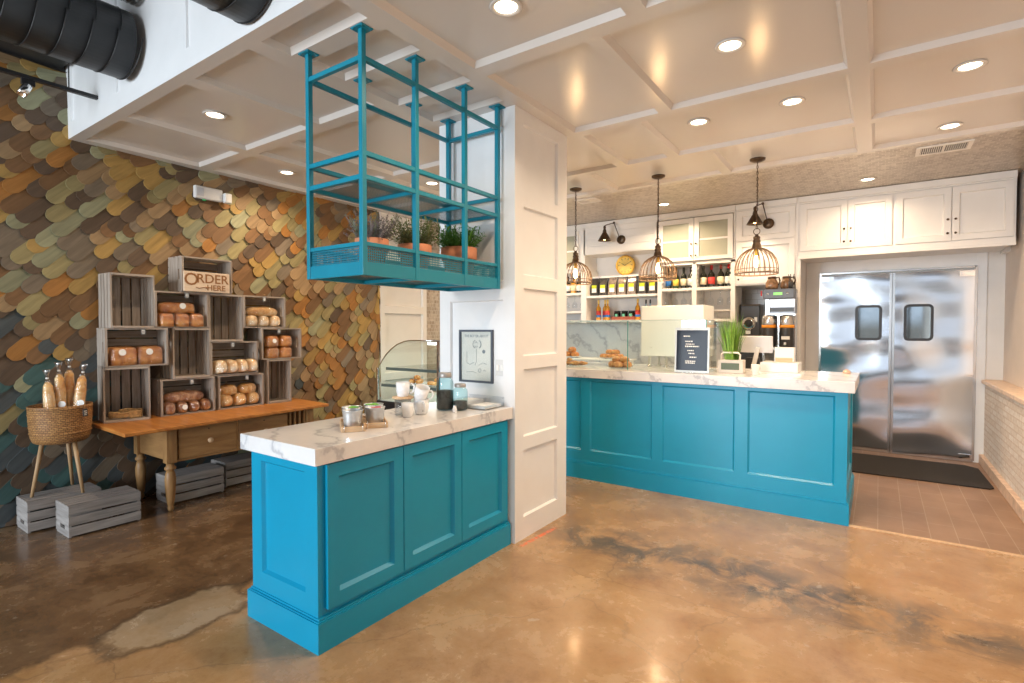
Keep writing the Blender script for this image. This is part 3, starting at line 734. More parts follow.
# sconces
def sconce(x, y, z, dx, label):
    t = thing('wall_sconce', label, 'wall lamp', (x, y, z), 0, 'swing-arm wall sconces')
    MB().lathe([(0, 0), (.055, 0), (.06, .008), (.058, .02), (.03, .03), (0, .03)], 28, T(0, 0, 0, 90, 0, 0)).build('wall_plate', BRONZE, t)
    j = (dx*.42, -.11, .215); e = (dx, -.22, .165)
    m = MB(); m.tube([(0, -.03, 0), (0, -.05, .0), j], .006, 8); m.tube([j, (dx*.85, -.2, .18), e], .006, 8); m.build('swing_arm', BRONZE, t)
    MB().lathe([(0, -.016), (.014, -.012), (.016, 0), (.014, .012), (0, .016)], 14, T(*j)).build('joint', BRONZE, t)
    MB().lathe([(.014, .165), (.018, .14), (.014, .125), (.022, .105), (.026, .09), (.022, .07)], 20, T(e[0], e[1], 0)).build('socket', BRONZE, t)
    MB().lathe([(.022, .085), (.028, .078), (.086, -.025), (.088, -.03), (.085, -.03), (.026, .075)], 32, T(e[0], e[1], 0)).build('shade', BRONZE, t)
    MB().lathe([(0, .06), (.015, .05), (.026, .02), (.026, .0), (.015, -.018), (0, -.024)], 16, T(e[0], e[1], 0)).build('bulb', BULBM, t)
    l = bpy.data.lights.new('lamp_light', 'SPOT'); l.energy = 16; l.color = DOWN_COL; l.spot_size = R(125); l.spot_blend = .6; l.shadow_soft_size = .03
    o = bpy.data.objects.new('lamp_light', l); o.location = (e[0], e[1], -.04); COL.objects.link(o); o.parent = t
sconce(-2.86, FYC-.009, 2.635, -.145, 'dark bronze swing-arm sconce above the brass clock')
sconce(-1.06, FYC-.022, 2.645, -.105, 'dark bronze swing-arm sconce above the right birdcage pendant')

# clock
t = thing('wall_clock', 'round brass clock standing on the thin shelf above the coffee bags', 'clock', (-2.90, 6.95, 2.178))
m = MB(); m.lathe([(0, -.03), (.13, -.03), (.138, -.01), (.138, .02), (.126, .035), (.112, .03), (.112, .012), (0, .012)], 48, T(0, 0, .140, 90, 0, 0)); m.build('case', GOLD, t)
MB().lathe([(0, 0), (.116, 0)], 40, T(0, -.014, .140, 90, 0, 0)).build('dial', GOLDF, t)
for k in range(12):
    MB().box(-.003, .003, -.018, -.0145, .082, .104, T(0, 0, .140, 0, k*30, 0)).build('hour_mark', BRONZE, t)
m = MB(); m.box(-.0035, .0035, -.022, -.020, -.01, .055, T(0, 0, .140, 0, -62, 0)); m.build('hour_hand', BRONZE, t)
m = MB(); m.box(-.0025, .0025, -.026, -.024, -.01, .085, T(0, 0, .140, 0, 62, 0)); m.build('minute_hand', BRONZE, t)

# coffee bags
def bag(label, mat, x):
    t = thing('coffee_bag', label, 'coffee bag', (x, 6.86, 1.901), 0, 'coffee bags on the niche shelf')
    m = MB(); w, d, h = .058, .038, .215
    P = []
    for z, ww, dd in ((0, w, d), (.02, w*1.03, d*1.05), (h*.6, w, d*.95), (h*.86, w*.98, d*.5), (h, w*.97, .004), (h+.03, w*.97, .003)):
        P.append([(-ww, -dd, z), (ww, -dd, z), (ww, dd, z), (-ww, dd, z)])
    pts = [p for r in P for p in r]; F = [(0, 1, 2, 3)]+[(j*4+i, j*4+(i+1) % 4, j*4+4+(i+1) % 4, j*4+4+i) for j in range(5) for i in range(4)]+[(20, 21, 22, 23)]
    m.add(pts, F); b = m.build('pouch', mat, t, .002)
    MB().box(-.036, .036, -.0415, -.0385, .045, .150, T(0, 0, 0, -2, 0, 0)).build('front_label', PAPER, t)
    MB().box(-.036, .036, -.0435, -.0405, .105, .150, T(0, 0, 0, -2, 0, 0)).build('label_band', YEL, t)
    return t
for i, (x, mt) in enumerate(((-3.315, 0), (-3.185, 0), (-3.045, 1), (-2.905, 1), (-2.765, 1), (-2.615, 0), (-2.475, 0))):
    kind = ('silver', 'see-through brown')[0] if mt else 'dark'
    bag('%s foil coffee bag with a lime label, %s of the seven' % (kind, ordn(i, 7)), BAGC if mt else BAGD, x)

# bottles
BG = plain('dark_bottle_glass', (.012, .014, .008), .08, vary=.2, coat=.5); BGG = plain('green_bottle_glass', (.03, .06, .01), .08, coat=.5); AMB = plain('amber_syrup', (.65, .30, .03), .12, coat=.4)
CRL = plain('cream_label', (.80, .72, .50), .6); YLL = plain('yellow_label', (.78, .58, .10), .6); REL = plain('red_label', (.6, .05, .04), .5)
def bottle(x, y, z, h, r, glass, lab, cap, label, group, cat='bottle', neck=.35, lab2=None):
    t = thing('bottle', label, cat, (x, y, z), 0, group)
    MB().lathe([(0, 0), (r*.95, 0), (r, .008), (r, h*.55), (r*.85, h*.62), (r*.38, h*.72), (r*.32, h*.94), (r*.38, h*.95), (r*.38, h*.985), (0, h*.985)], 20).build('glass_body', glass, t)
    MB().lathe([(r*1.02, h*.14), (r*1.02, h*.46)], 20).build('label_wrap', lab, t)
    if lab2: MB().lathe([(r*1.03, h*.14), (r*1.03, h*.25)], 20).build('label_band', lab2, t)
    MB().lathe([(r*.40, h*.80), (r*.42, h*.81), (r*.42, h), (0, h)], 16).build('cap', cap, t)
g1 = 'wine bottles in the left niche'; g2 = 'wine bottles in the right niche'
for i, (x, gl, lb, cp, w) in enumerate(((-2.262, BG, BLUE, BG, 'dark wine bottle with blue-silver label'), (-2.165, BGG, YLL, GOLD, 'green yellow-labelled bottle'), (-2.065, BG, CRL, BG, 'dark bottle with cream label'), (-1.975, BG, PAPER, BG, 'dark bottle with white label'))):
    bottle(x, 6.84, 1.954, .27, .037, gl, lb, cp, w+', '+ordn(i, 4)+' in the left wine niche', g1)
for i, (x, gl, lb, cp, w) in enumerate(((-1.818, BG, CRL, BG, 'black wine bottle with tall cream label'), (-1.722, BG, REL, RED, 'black wine bottle with red label'), (-1.610, BG, CRL, plain('brown_foil', (.3, .07, .05), .4), 'dark bottle with brown neck foil'), (-1.520, BG, PAPER, RED, 'dark bottle with bright red wax top'))):
    bottle(x, 6.84, 1.954, .275, .041, gl, lb, cp, w+', '+ordn(i, 4)+' in the right wine niche', g2)
for i, x in enumerate((-3.74, -3.65, -3.56)):
    bottle(x, 6.84, 1.951, .25, .040, (BG, AMB, BG)[i], PAPER if i != 1 else CRL, DARK, ('dark', 'amber', 'dark')[i]+' bottle with pale label, '+ordn(i, 3)+' behind the left pendant', 'bottles on the far left shelf')
for i, x in enumerate((-3.262, -3.19, -3.115, -2.685)):
    bottle(x, (6.86, 6.92, 6.84, 6.86)[i], 1.562, .285, .034, AMB, REL, YEL if 0 else GOLDF, 'amber syrup bottle with red and blue label, '+('leftmost of the trio', 'middle of the trio', 'rightmost of the trio', 'alone right of the jar tray')[i], 'syrup bottles', lab2=BLUE)
for i, x in enumerate((-2.585, -2.525)):
    bottle(x, 6.90, 1.562, .27, .026, plain('clear_spirit', (.35, .5, .6), .1), BLUE, DARK, 'slim blue-labelled bottle, '+('left', 'right')[i]+' one of the pair above the white box', 'slim blue bottles')
t = thing('jar_tray', 'reddish wooden tray under three dark jars on the lower niche shelf', 'tray', (-2.88, 6.88, 1.562))
m = MB(); m.box(-.165, .165, -.06, .06, 0, .012); m.box(-.165, .165, -.066, -.056, 0, .045); m.box(-.165, .165, .056, .066, 0, .045); m.box(-.171, -.161, -.066, .066, 0, .045); m.box(.161, .171, -.066, .066, 0, .045)
m.build('tray_body', plain('red_brown_wood', (.30, .07, .03), .5), t)
for i, x in enumerate((-2.985, -2.88, -2.775)):
    t = thing('tea_jar', 'dark glass tea jar with green label, '+ordn(i, 3)+' in the wooden tray', 'jar', (x, 6.88, 1.575), 0, 'dark jars in the tray')
    MB().lathe([(0, 0), (.044, 0), (.046, .01), (.046, .08), (.038, .095)], 20).build('jar_body', BG, t); MB().lathe([(.042, .092), (.044, .092), (.044, .112), (0, .114)], 20).build('lid', DARK, t)
    MB().box(-.018, .018, -.0475, -.0455, .025, .07).build('jar_label', plain('mint_label', (.15, .55, .35), .5), t)

# stemware hanging under the bottle shelves
def wineglass():
    t = thing('hanging_wine_glass', '', 'glass')
    MB().lathe([(.034, 0), (.034, -.002), (.006, -.006), (.004, -.012), (.004, -.075), (.012, -.085), (.032, -.105), (.038, -.135), (.033, -.175), (.031, -.175)], 20).build('bowl', ACRYL, t); return t
g0 = None
for sec, (xa, xb, n, zz) in enumerate(((-4.0, -3.50, 5, 1.914), (-2.285, -1.945, 4, 1.912), (-1.84, -1.50, 4, 1.912))):
    for i in range(n):
        x = xa+(xb-xa)*i/(n-1)
        if g0 is None: o = g0 = wineglass()
        else: o = dup(g0)
        o.location = (x, 6.83, zz)
        o['label'] = 'clear stemmed glass hanging upside down, %s under the %s' % (ordn(i, n), ('far left bottle shelf', 'left wine niche', 'right wine niche')[sec]); o['group'] = 'hanging stemware'

# birdcage pendants
def pendant():
    t = thing('pendant_lamp', '', 'pendant lamp')     # origin on the ceiling
    MB().lathe([(0, -.03), (.03, -.028), (.062, -.014), (.065, 0)], 28).build('canopy', BRONZE, t)
    m = MB(); z = -.03; k = 0
    while z > -.58:
        r = []
        for q in range(10):
            a = 2*PI*q/10; r.append((.008*math.cos(a)*(k % 2), .008*math.cos(a)*((k+1) % 2), z-.013+.016*math.sin(a)))
        m.tube(r, .0022, 5, True); z -= .026; k += 1
    m.tube([(0, 0, -.03), (.003, 0, -.3), (0, 0, -.60)], .0025, 6); m.build('chain', BRONZE, t)
    m = MB(); m.tube([(.026*math.cos(2*PI*q/24), 0, -.625+.026*math.sin(2*PI*q/24)) for q in range(24)], .0035, 6, True); m.build('loop_ring', BRONZE, t)
    MB().lathe([(0, -.648), (.012, -.650), (.016, -.665), (.028, -.672), (.028, -.688), (.022, -.692), (.030, -.700), (.032, -.715), (.026, -.722), (.034, -.735), (.040, -.765), (.046, -.775), (0, -.778)], 24).build('cap', BRONZE, t)
    prof = [(.040, -.770), (.085, -.790), (.125, -.822), (.155, -.868), (.170, -.920), (.174, -.965), (.170, -.990)]
    c = MB(); n = 24
    for i in range(n):
        a = 2*PI*i/n; c.tube([(r*math.cos(a), r*math.sin(a), z) for r, z in prof], .0038, 5)
    ring = lambda r, z, th: c.tube([(r*math.cos(2*PI*q/48), r*math.sin(2*PI*q/48), z) for q in range(48)], th, 6, True)
    ring(.172, -.992, .006); ring(.170, -.955, .003)
    c.build('birdcage_shade', CAGEB, t)
    MB().lathe([(.013, -.775), (.016, -.79), (.016, -.83), (.012, -.835)], 16).build('lamp_holder', GOLD, t)
    MB().lathe([(.010, -.835), (.014, -.85), (.020, -.875), (.021, -.905), (.014, -.93), (0, -.94)], 18).build('bulb', BULBM, t)
    l = bpy.data.lights.new('lamp_light', 'POINT'); l.energy = BULB_POWER; l.color = (1, .62, .30); l.shadow_soft_size = .03
    o = bpy.data.objects.new('lamp_light', l); o.location = (0, 0, -.965); COL.objects.link(o); o.parent = t
    return t
p0 = pendant()
for i, (x, y, w) in enumerate(((-2.64, 4.99, 'left of three, half beside the pillar'), (-1.765, 5.02, 'middle of three, before the coffee bags'), (-.885, 5.01, 'right of three, over the grass planter'))):
    o = p0 if i == 0 else dup(p0)
    o.location = (x, y, CZ-.001); o['label'] = 'bronze birdcage pendant lamp with glowing bulb, '+w; o['group'] = 'birdcage pendants over the counter'

# ================================================================= BREAD TABLE AND CRATES
t = thing('bread_table', 'old pine table with honey-coloured top and turned legs under the bread crates', 'table', (-4.83, 2.46, 0))
TX, TY = -4.83, 2.46
m = MB(); m.prism([(x-TX, y-TY) for x, y in ((-5.175, 1.53), (-4.36, 1.50), (-4.47, 3.27), (-5.175, 3.33))], .672, .700); top = m.build('table_top', TABLETOP, t, .006)
for a in top.data.uv_layers['UVMap'].data: pass
x0, x1, y0, y1 = -5.16, -4.55, 1.86, 3.13
leg = [(.012, 0), (.020, .012), (.024, .03), (.018, .045), (.024, .055), (.030, .10), (.038, .20), (.040, .26), (.034, .30), (.026, .325), (.040, .335), (.040, .350), (.028, .360), (.028, .385)]
for lx, ly in ((x0+.03, y0+.02), (x1-.03, y0+.02), (x0+.03, y1-.02), (x1-.03, y1-.02)):
    m = MB(); m.lathe(leg, 24, T(lx-TX, ly-TY, 0)); m.box(lx-TX-.036, lx-TX+.036, ly-TY-.036, ly-TY+.036, .385, .671); m.build('leg', TABLEW, t)
def tb(m, a, b, c, d, e, f): m.box(a-TX, b-TX, c-TY, d-TY, e, f)
m = MB(); tb(m, x0+.05, x1-.05, y0+.005, y0+.028, .40, .665); m.build('apron', TABLEW, t, .002)
m = MB(); tb(m, x0+.05, x1-.05, y1-.028, y1-.005, .40, .665); m.build('apron', TABLEW, t, .002)
m = MB(); tb(m, x0+.01, x0+.03, y0+.05, y1-.05, .40, .665); m.build('apron', TABLEW, t, .002)
m = MB(); tb(m, x1-.03, x1-.008, y0+.05, 2.88, .385, .403); tb(m, x1-.03, x1-.008, y0+.05, 2.88, .652, .671); tb(m, x1-.03, x1-.008, 2.398, 2.412, .403, .652); tb(m, x1-.04, x1-.03, y0+.05, 2.88, .39, .67); m.build('drawer_rail', TABLEW, t)
for a, b in ((1.935, 2.395), (2.415, 2.875)):
    m = MB(); tb(m, x1-.028, x1-.004, a, b, .405, .650); d = m.build('drawer', TABLEW, t, .003)
    MB().lathe([(.008, 0), (.010, .012), (.020, .022), (.022, .034), (.014, .044), (0, .047)], 20, T(x1-.006-TX, (a+b)/2-TY, .522, 0, 90, 0)).build('knob', PALEW, d)
    MB().lathe([(0, 0), (.006, 0), (.006, .002), (0, .003)], 12, T(x1-.005-TX, (a+b)/2-TY, .615, 0, 90, 0)).build('keyhole', BRONZE, d)
for k in range(5):
    yy = 2.90+k*.05
    m = MB(); tb(m, x1-.028, x1-.010, yy, yy+.018, .40, .66); m.build('slat', TABLEW, t, .001)

CL, CW, CD = .434, .310, .26
def crate(kind, L=CL, W=CW, D=CD):
    """kind wide: lies on its long side, opening to +x; tall: stands on its end; down: upside down. origin = middle of the footprint"""
    # canonical frame: a along the length, b across, c = height from crate floor to rim
    if kind == 'wide': f = lambda a, b, c: (c-D/2, a, b+W/2)
    elif kind == 'tall': f = lambda a, b, c: (c-D/2, b, a+L/2)
    else: f = lambda a, b, c: (b, a, D-c)
    ax = {'wide': 1, 'tall': 2, 'down': 1}[kind]; bx = {'wide': 2, 'tall': 1, 'down': 0}[kind]
    t = thing('wooden_crate', '', 'crate', group='weathered slatted crates')
    def bb(m, a0, a1, b0, b1, c0, c1, axis, tone):
        p = f(a0, b0, c0); q = f(a1, b1, c1)
        m.box(*sorted((p[0], q[0])), *sorted((p[1], q[1])), *sorted((p[2], q[2])), c=(tone,)*3, axis=axis)
    tn = lambda: .85+.3*rnd.random()
    mt = CRATEF if kind == 'down' else CRATEW
    for s in (-1, 1):
        m = MB(); w = W-.024; sy = s*(L/2-.009)
        a0, a1 = sy-.008, sy+.008
        # end board with a hand slot near the rim
        k = tn(); bb(m, a0, a1, -w/2, w/2, .008, D-.075, bx, k); bb(m, a0, a1, -w/2, w/2, D-.048, D-.001, bx, k)
        bb(m, a0, a1, -w/2, -.045, D-.075, D-.048, bx, k); bb(m, a0, a1, .045, w/2, D-.075, D-.048, bx, k)
        m.build('end_panel', mt, t)
    for s in (-1, 1):
        m = MB(); n = 3 if kind == 'down' else 4; g = (D-.004)/n
        for i in range(n): bb(m, -L/2, L/2, s*(W/2-.006)-.006, s*(W/2-.006)+.006, .004+i*g, .004+(i+1)*g-.013, ax, tn())
        m.build('slatted_side', mt, t)
    m = MB(); n = 4; g = (W-.03)/n
    for i in range(n): bb(m, -L/2, L/2, -W/2+.015+i*g+.006, -W/2+.015+(i+1)*g-.006, 0, .010, ax, tn())
    m.build('slatted_base', mt, t)
    if 0:   # dark shade behind the slats is the wall itself; a corner post in each inner corner
        for sa in (-1, 1):
            for sb in (-1, 1):
                m = MB(); a = sa*(L/2-.026); b = sb*(W/2-.021); bb(m, a-.008, a+.008, b-.008, b+.008, .010, D-.004, {'wide': 0, 'tall': 0}[kind], tn()); m.build('corner_post', mt, t)
    return t
CX = -5.052; FR = CX+CD/2
W_ = crate('wide'); T_ = crate('tall')
cl = [('t', 1.743, .700, 'tall empty crate with a coil of rope, at the left end of the table'),
      ('w', 2.186, .700, 'crate of dark floured loaves, second in the bottom row on the table'),
      ('w', 2.645, .700, 'crate of golden loaves, third in the bottom row on the table'),
      ('w', 1.812, 1.1355, 'crate holding two big flat glazed breads at the left of the stack'),
      ('t', 2.216, 1.0115, 'tall empty crate in the middle of the stack'),
      ('w', 2.590, 1.0115, 'crate of slanted pale floured loaves right of the tall middle crate'),
      ('w', 3.060, 1.1365, 'small-looking crate of brown seeded rolls at the far right'),
      ('t', 1.775, 1.447, 'tall empty crate at the top left of the stack'),
      ('w', 2.140, 1.447, 'crate of sliced brown loaves right below the order sign'),
      ('t', 2.516, 1.323, 'tall empty crate just right of the sliced loaves'),
      ('w', 2.885, 1.4475, 'crate of golden baguette pieces at the upper right'),
      ('w', 2.352, 1.7585, 'topmost crate holding the order here sign')]
CR = []
for i, (k, y, z, lab) in enumerate(cl):
    src = W_ if k == 'w' else T_
    first = (i == 1 and k == 'w') or (i == 0 and k == 't')
    o = src if first else dup(src)
    o.location = (CX, y, z); o['label'] = lab; o.rotation_euler = (0, 0, R({0: -9, 3: -6, 1: -3, 5: -3}.get(i, 0))); o['group'] = 'weathered crates stacked on the table'; CR.append(o)
o = crate('tall', .434, .255, .26); o.location = (-5.052, 3.035, .700); o['label'] = 'narrow empty crate standing at the right end of the table'; o['group'] = 'weathered crates stacked on the table'
D_ = crate('down', .43, .27, .224)
for i, (x, y, lab) in enumerate(((-4.675, 1.445, 'front grey upturned crate under the right leg of the basket stand'), (-5.020, 1.31, 'rear grey upturned crate against the wall behind the basket feet'), (-4.872, 2.16, 'grey upturned crate on the floor behind the turned front leg of the table'), (-4.98, 2.66, 'grey upturned crate farther right under the bread table'))):
    o = D_ if i == 0 else dup(D_)
    o.location = (x, y, 0); o['label'] = lab; o['group'] = 'upturned crates on the floor'

# breads in clear bags; origin at the middle of the underside
LAB = .022
def bread(kind, label, loc, rz=0, tilt=0, group=None, sticker=None, size=None, cat='bread', tie=True):
    spec = dict(square=(.085, .095, .062, .35, .35, BR_BROWN), sliced=(.10, .062, .060, .45, .35, BR_BROWN), dark=(.110, .047, .058, .8, .8, BR_DARK), longdark=(.165, .060, .054, .75, .85, BR_DARK),
                batard=(.095, .044, .044, .8, .8, BR_GOLD), pale=(.115, .040, .055, .7, .7, BR_PALE), roll=(.055, .055, .048, .8, .85, BR_GOLD), brown=(.070, .056, .050, .55, .6, BR_BROWN), longgold=(.15, .05, .042, .8, .85, BR_GOLD), white=(.08, .052, .048, .75, .8, BR_PALE))[kind]
    a, b, c, e1, e2, mt = spec
    if size: a, b, c = size
    t = bpy.data.objects.new('bagged_bread', None); COL.objects.link(t); t.location = loc; t.rotation_euler = (0, R(tilt), R(rz)); tag(t, label, cat, group); t.empty_display_size = .03
    fl = -.45 if kind in ('square', 'sliced') else -.75
    M_ = T(0, 0, -c*fl)
    j = .88+.24*rnd.random()
    MB().loaf(M_, a, b, c, e1, e2, fl, 24, 14, (j, j, j), .02).build('loaf', mt, t)
    m = MB(); m.loaf(T(0, 0, -c*fl), a*1.03+.003, b*1.03+.003, c*1.03+.003, e1, e2, fl, 24, 12, lump=.035); m.build('clear_bag', BAGP, t)
    if tie:
        m = MB(); x = -a; m.lathe([(.02, 0), (.006, .02), (.012, .03), (.028, .05)], 10, T(-a*.93, 0, c*.45, 0, -75, 0)); m.build('bag_twist', PLASTIC, t)
    if sticker == 'top': MB().lathe([(0, 0), (LAB, 0)], 20, T(a*.25, 0, c*(1-fl)+.008, 0, 0, 0)).build('round_sticker', PAPER, t)
    if sticker == 'end': MB().lathe([(0, 0), (LAB, 0)], 20, T(a+.008, 0, c*.9, 0, 82, 0)).build('round_sticker', PAPER, t)
    if sticker == 'side': MB().lathe([(0, 0), (LAB, 0)], 20, T(0, -b-.008, c*.8, 82, 0, 0)).build('round_sticker', PAPER, t)
    return t
def bagmat():
    k = N('crinkled_clear_bag'); k.t.nodes.remove(k.b)
    tr = k.n('BsdfTransparent'); gl = k.n('BsdfGlossy'); gl.inputs['Roughness'].default_value = .12
    lw = k.n('LayerWeight'); lw.inputs[0].default_value = .35
    nz = k.n('TexNoise'); v = k.coord('Object'); k.l(v, nz.inputs['Vector']); nz.inputs['Scale'].default_value = 26; nz.inputs['Detail'].default_value = 5; nz.inputs['Distortion'].default_value = 1.2
    bp = k.n('Bump'); bp.inputs['Strength'].default_value = 1.0; bp.inputs['Distance'].default_value = .02; k.l(nz.outputs['Fac'], bp.inputs['Height']); k.l(bp.outputs[0], gl.inputs['Normal']); k.l(bp.outputs[0], lw.inputs['Normal'])
    f = k.math('MULTIPLY_ADD', lw.outputs['Facing'], .42, .10); mx = k.n('MixShader'); k.l(f, mx.inputs[0]); k.l(tr.outputs[0], mx.inputs[1]); k.l(gl.outputs[0], mx.inputs[2]); k.l(mx.outputs[0], k.out.inputs[0]); return k.m
BAGP = bagmat()
fx = FR-.10
z = .701+.012
# dark floured loaves
for i in range(4): bread('dark', 'dark floured loaf pointing outwards, %s in the bottom row of its crate' % ordn(i, 4), (fx, 2.04+i*.097, z), 0, 0, 'dark floured loaves', 'end' if i == 1 else None, tie=False)
bread('longdark', 'long dark floured loaf lying across the four small ones', (fx+.005, 2.175, z+.090), 90, 0, 'dark floured loaves', 'top')
# golden loaves
for i in range(3): bread('batard', 'golden batard pointing outwards, %s in the bottom row of its crate' % ordn(i, 3), (fx, 2.515+i*.128, z), 12, -8, 'golden batards', size=(.105, .058, .068), tie=False)
for i in range(2): bread('roll', 'golden round loaf, %s of two on top of the batards' % ('left', 'right')[i], (fx+.005, 2.555+i*.185, z+.110), 90, 0, 'golden round loaves', size=(.086, .064, .055))
# two flat glazed breads
z = 1.1355+.012
for i in range(2): bread('square', 'big flat glazed bread with white sticker, %s of two in the left crate' % ('left', 'right')[i], (fx, 1.715+i*.190, z), 90, 0, 'flat glazed breads', 'side' if 0 else None, size=(.093, .078, .102), tie=False)
for i in range(2):
    pass
# slanted pale loaves
z = 1.0115+.012
for i in range(4): bread('pale', 'pale floured loaf leaning in the crate, %s of four' % ordn(i, 4), (fx+.03, 2.45+i*.096, z), 14, -10, 'leaning floured loaves', size=(.118, .044, .072), tie=False)
# brown seeded rolls
z = 1.1365+.012
for r in range(2):
    for i in range(2): bread('brown', 'brown seeded square roll, %s %s of the four at the far right' % (('lower', 'upper')[r], ('left', 'right')[i]), (fx+.02, 2.975+i*.145, z+r*.114), 0, 0, 'brown seeded rolls', 'end' if (r == 1 and i == 0) else None, size=(.075, .066, .064), tie=False)
# sliced brown loaves
z = 1.447+.012
for i in range(3): bread('sliced', 'square-ended brown loaf, %s of three below the order sign' % ordn(i, 3), (fx, 2.020+i*.120, z), 0, 0, 'square-ended brown loaves', size=(.105, .057, .080), tie=False)
bread('sliced', 'brown loaf with round white sticker lying on the three square-ended loaves', (fx+.01, 2.120, z+.118), 90, 0, 'square-ended brown loaves', 'side' if 0 else None, size=(.14, .055, .062))
# golden pieces
z = 1.4475+.012
for i in range(3): bread('white', 'short golden-white loaf, %s of three in the upper right crate' % ordn(i, 3), (fx+.01, 2.765+i*.118, z), 15, -5, 'short golden loaves', size=(.09, .056, .066), tie=False)
bread('longgold', 'long golden loaf with white sticker lying on the three short ones', (fx+.03, 2.885, z+.106), 90, 0, 'long golden loaves', 'top', size=(.165, .05, .052))
bread('longgold', 'second long golden loaf tucked behind the stickered one', (fx-.07, 2.87, z+.106), 90, 0, 'long golden loaves', size=(.14, .05, .042))
# round stickers on the flat glazed breads and the lying loaf, stuck to their fronts
for o in [q for q in bpy.data.objects if q.get('group') in ('flat glazed breads',) or q.get('label', '').startswith('brown loaf with')]:
    r = 1 if o.get('group') == 'flat glazed breads' else 0
    hh = (.105, .085)[1-r] if r else .060; dd = (.075 if r else .05)+.010
    MB().lathe([(0, 0), (.026, 0)], 24, T(-.02 if r else .03, -dd-.004, hh, 80 if r else 86, 0, 0)).build('round_sticker', PAPER, o)

# coil of rope
t = thing('rope_coil', 'loose coil of jute rope lying in the bottom left crate', 'rope', (-5.03, 1.743, .713))
m = MB()
m.tube([((.075+.008*math.sin(3*a))*math.cos(a), (.115+.010*math.cos(2*a))*math.sin(a), .012+.018*k/60*1.6+.004*math.sin(5*a)) for k in range(0, 100) for a in [k*2*PI/28]], .010, 7); m.build('rope', ROPE, t)

# small tags wired to the crate rims
def ctag(y, z, lab):
    t = thing('price_tag', lab, 'tag', (FR+.004, y, z), 0, 'small tags wired to crate rims')
    m = MB(); m.tube([(.0, -.012, .012), (.004, 0, .016), (.0, .012, .012)], .0015, 5); m.tube([(.002, 0, .014), (.004, 0, -.005)], .001, 5); m.build('twine', ROPE, t)
    MB().box(.001, .004, -.016, .016, -.052, -.004).build('tag_card', plain('slate_tag', (.20, .21, .22), .4), t, .001)
    m = MB(); m.box(.0041, .0046, -.010, .010, -.022, -.017); m.box(.0041, .0046, -.012, .012, -.034, -.029); m.box(.0041, .0046, -.008, .010, -.044, -.040); m.build('chalk_marks', PAPER, t)
ctag(1.835, 1.1355+CW, 'small slate tag hanging over the flat glazed breads')
ctag(2.170, 1.447+CW, 'small slate tag hanging under the order sign')
ctag(2.200, .700+CW, 'small slate tag hanging over the dark floured loaves')
ctag(2.560, 1.0115+CW, 'small slate tag hanging over the leaning floured loaves')
ctag(2.690, .700+CW, 'small slate tag hanging over the golden batards')
ctag(2.870, 1.4475+CW, 'small slate tag hanging over the long golden loaves')
ctag(3.020, 1.1365+CW, 'small slate tag hanging over the brown seeded rolls')

# order here sign
t = thing('order_sign', 'pale wooden sign reading ORDER HERE, propped in the topmost crate', 'sign', (FR+.006, 2.335, 1.7585))
MB().box(0, .016, -.195, .195, .006, .180).build('board', SIGNW, t, .004)
MT = Matrix(((0, 0, 1, .0165), (1, 0, 0, 0), (0, 1, 0, 0), (0, 0, 0, 1)))
LET = plain('burnt_brown_letter', (.28, .12, .04), .6)
m = MB(); m.text('O', .150, MT@Matrix.Translation((-.135, .062, 0)), .0015, bold=.001); m.text('RDER', .112, MT@Matrix.Translation((.045, .086, 0)), .0015, bold=.001); m.build('lettering', LET, t)
m = MB(); m.text('HERE', .070, MT@Matrix.Translation((.075, .022, 0)), .0015, bold=.0008); m.build('lettering', LET, t)
m = MB(); m.tube([(.018, -.10, .045), (.018, -.07, .036), (.018, -.03, .046), (.018, -.005, .044)], .003, 5); m.tube([(.018, -.018, .052), (.018, -.003, .044), (.018, -.016, .036)], .003, 5); m.build('arrow', LET, t)

# basket stand with baguettes
t = thing('basket_stand', 'woven rattan basket on three wooden legs standing on the upturned crates', 'basket', (-4.965, 1.31, .2245))
rr = [(.145, .385), (.160, .395), (.174, .43), (.182, .52), (.187, .645), (.190, .655), (.183, .657), (.177, .645), (.172, .52), (.150, .41), (0, .405)]
m = MB(); n = 0
prof = [(0, .385)]+rr
for j in range(9): pass
m.lathe(prof, 48, None, uvw=True); b = m.build('basket', RATTAN, t)
for k in range(5):
    r_ = .1765+.0022*k; zz = .46+k*.045
    m = MB(); m.tube([(r_*math.cos(2*PI*q/48), r_*math.sin(2*PI*q/48), zz) for q in range(48)], .005, 6, True); m.build('woven_band', RATTAN, b)
for lx, ly in ((-.035, -.165), (-.195, .115), (.135, .085)):
    m = MB(); m.tube([(lx, ly, .002), (lx*.62, ly*.62, .395)], .014, 10, taper=[.75, 1.1]); m.build('leg', LEGW, t)
tg = thing('basket_tag', 'small dark chalk tag tied to the rim of the rattan basket', 'tag', (-4.775, 1.40, .855))
MB().box(-.002, .002, -.018, .018, -.055, 0, T(0, 0, 0, 0, -4, 25)).build('tag_card', DARK, tg, .001)
m = MB(); m.box(.0022, .0028, -.011, .011, -.020, -.015, T(0, 0, 0, 0, -4, 25)); m.box(.0022, .0028, -.009, .011, -.034, -.029, T(0, 0, 0, 0, -4, 25)); m.box(.0022, .0028, -.011, .007, -.046, -.042, T(0, 0, 0, 0, -4, 25)); m.build('chalk_marks', PAPER, tg)
m = MB(); m.tube([(-.002, 0, 0), (-.010, .0, .022), (-.02, .01, .034)], .0012, 5); m.build('twine', ROPE, tg)
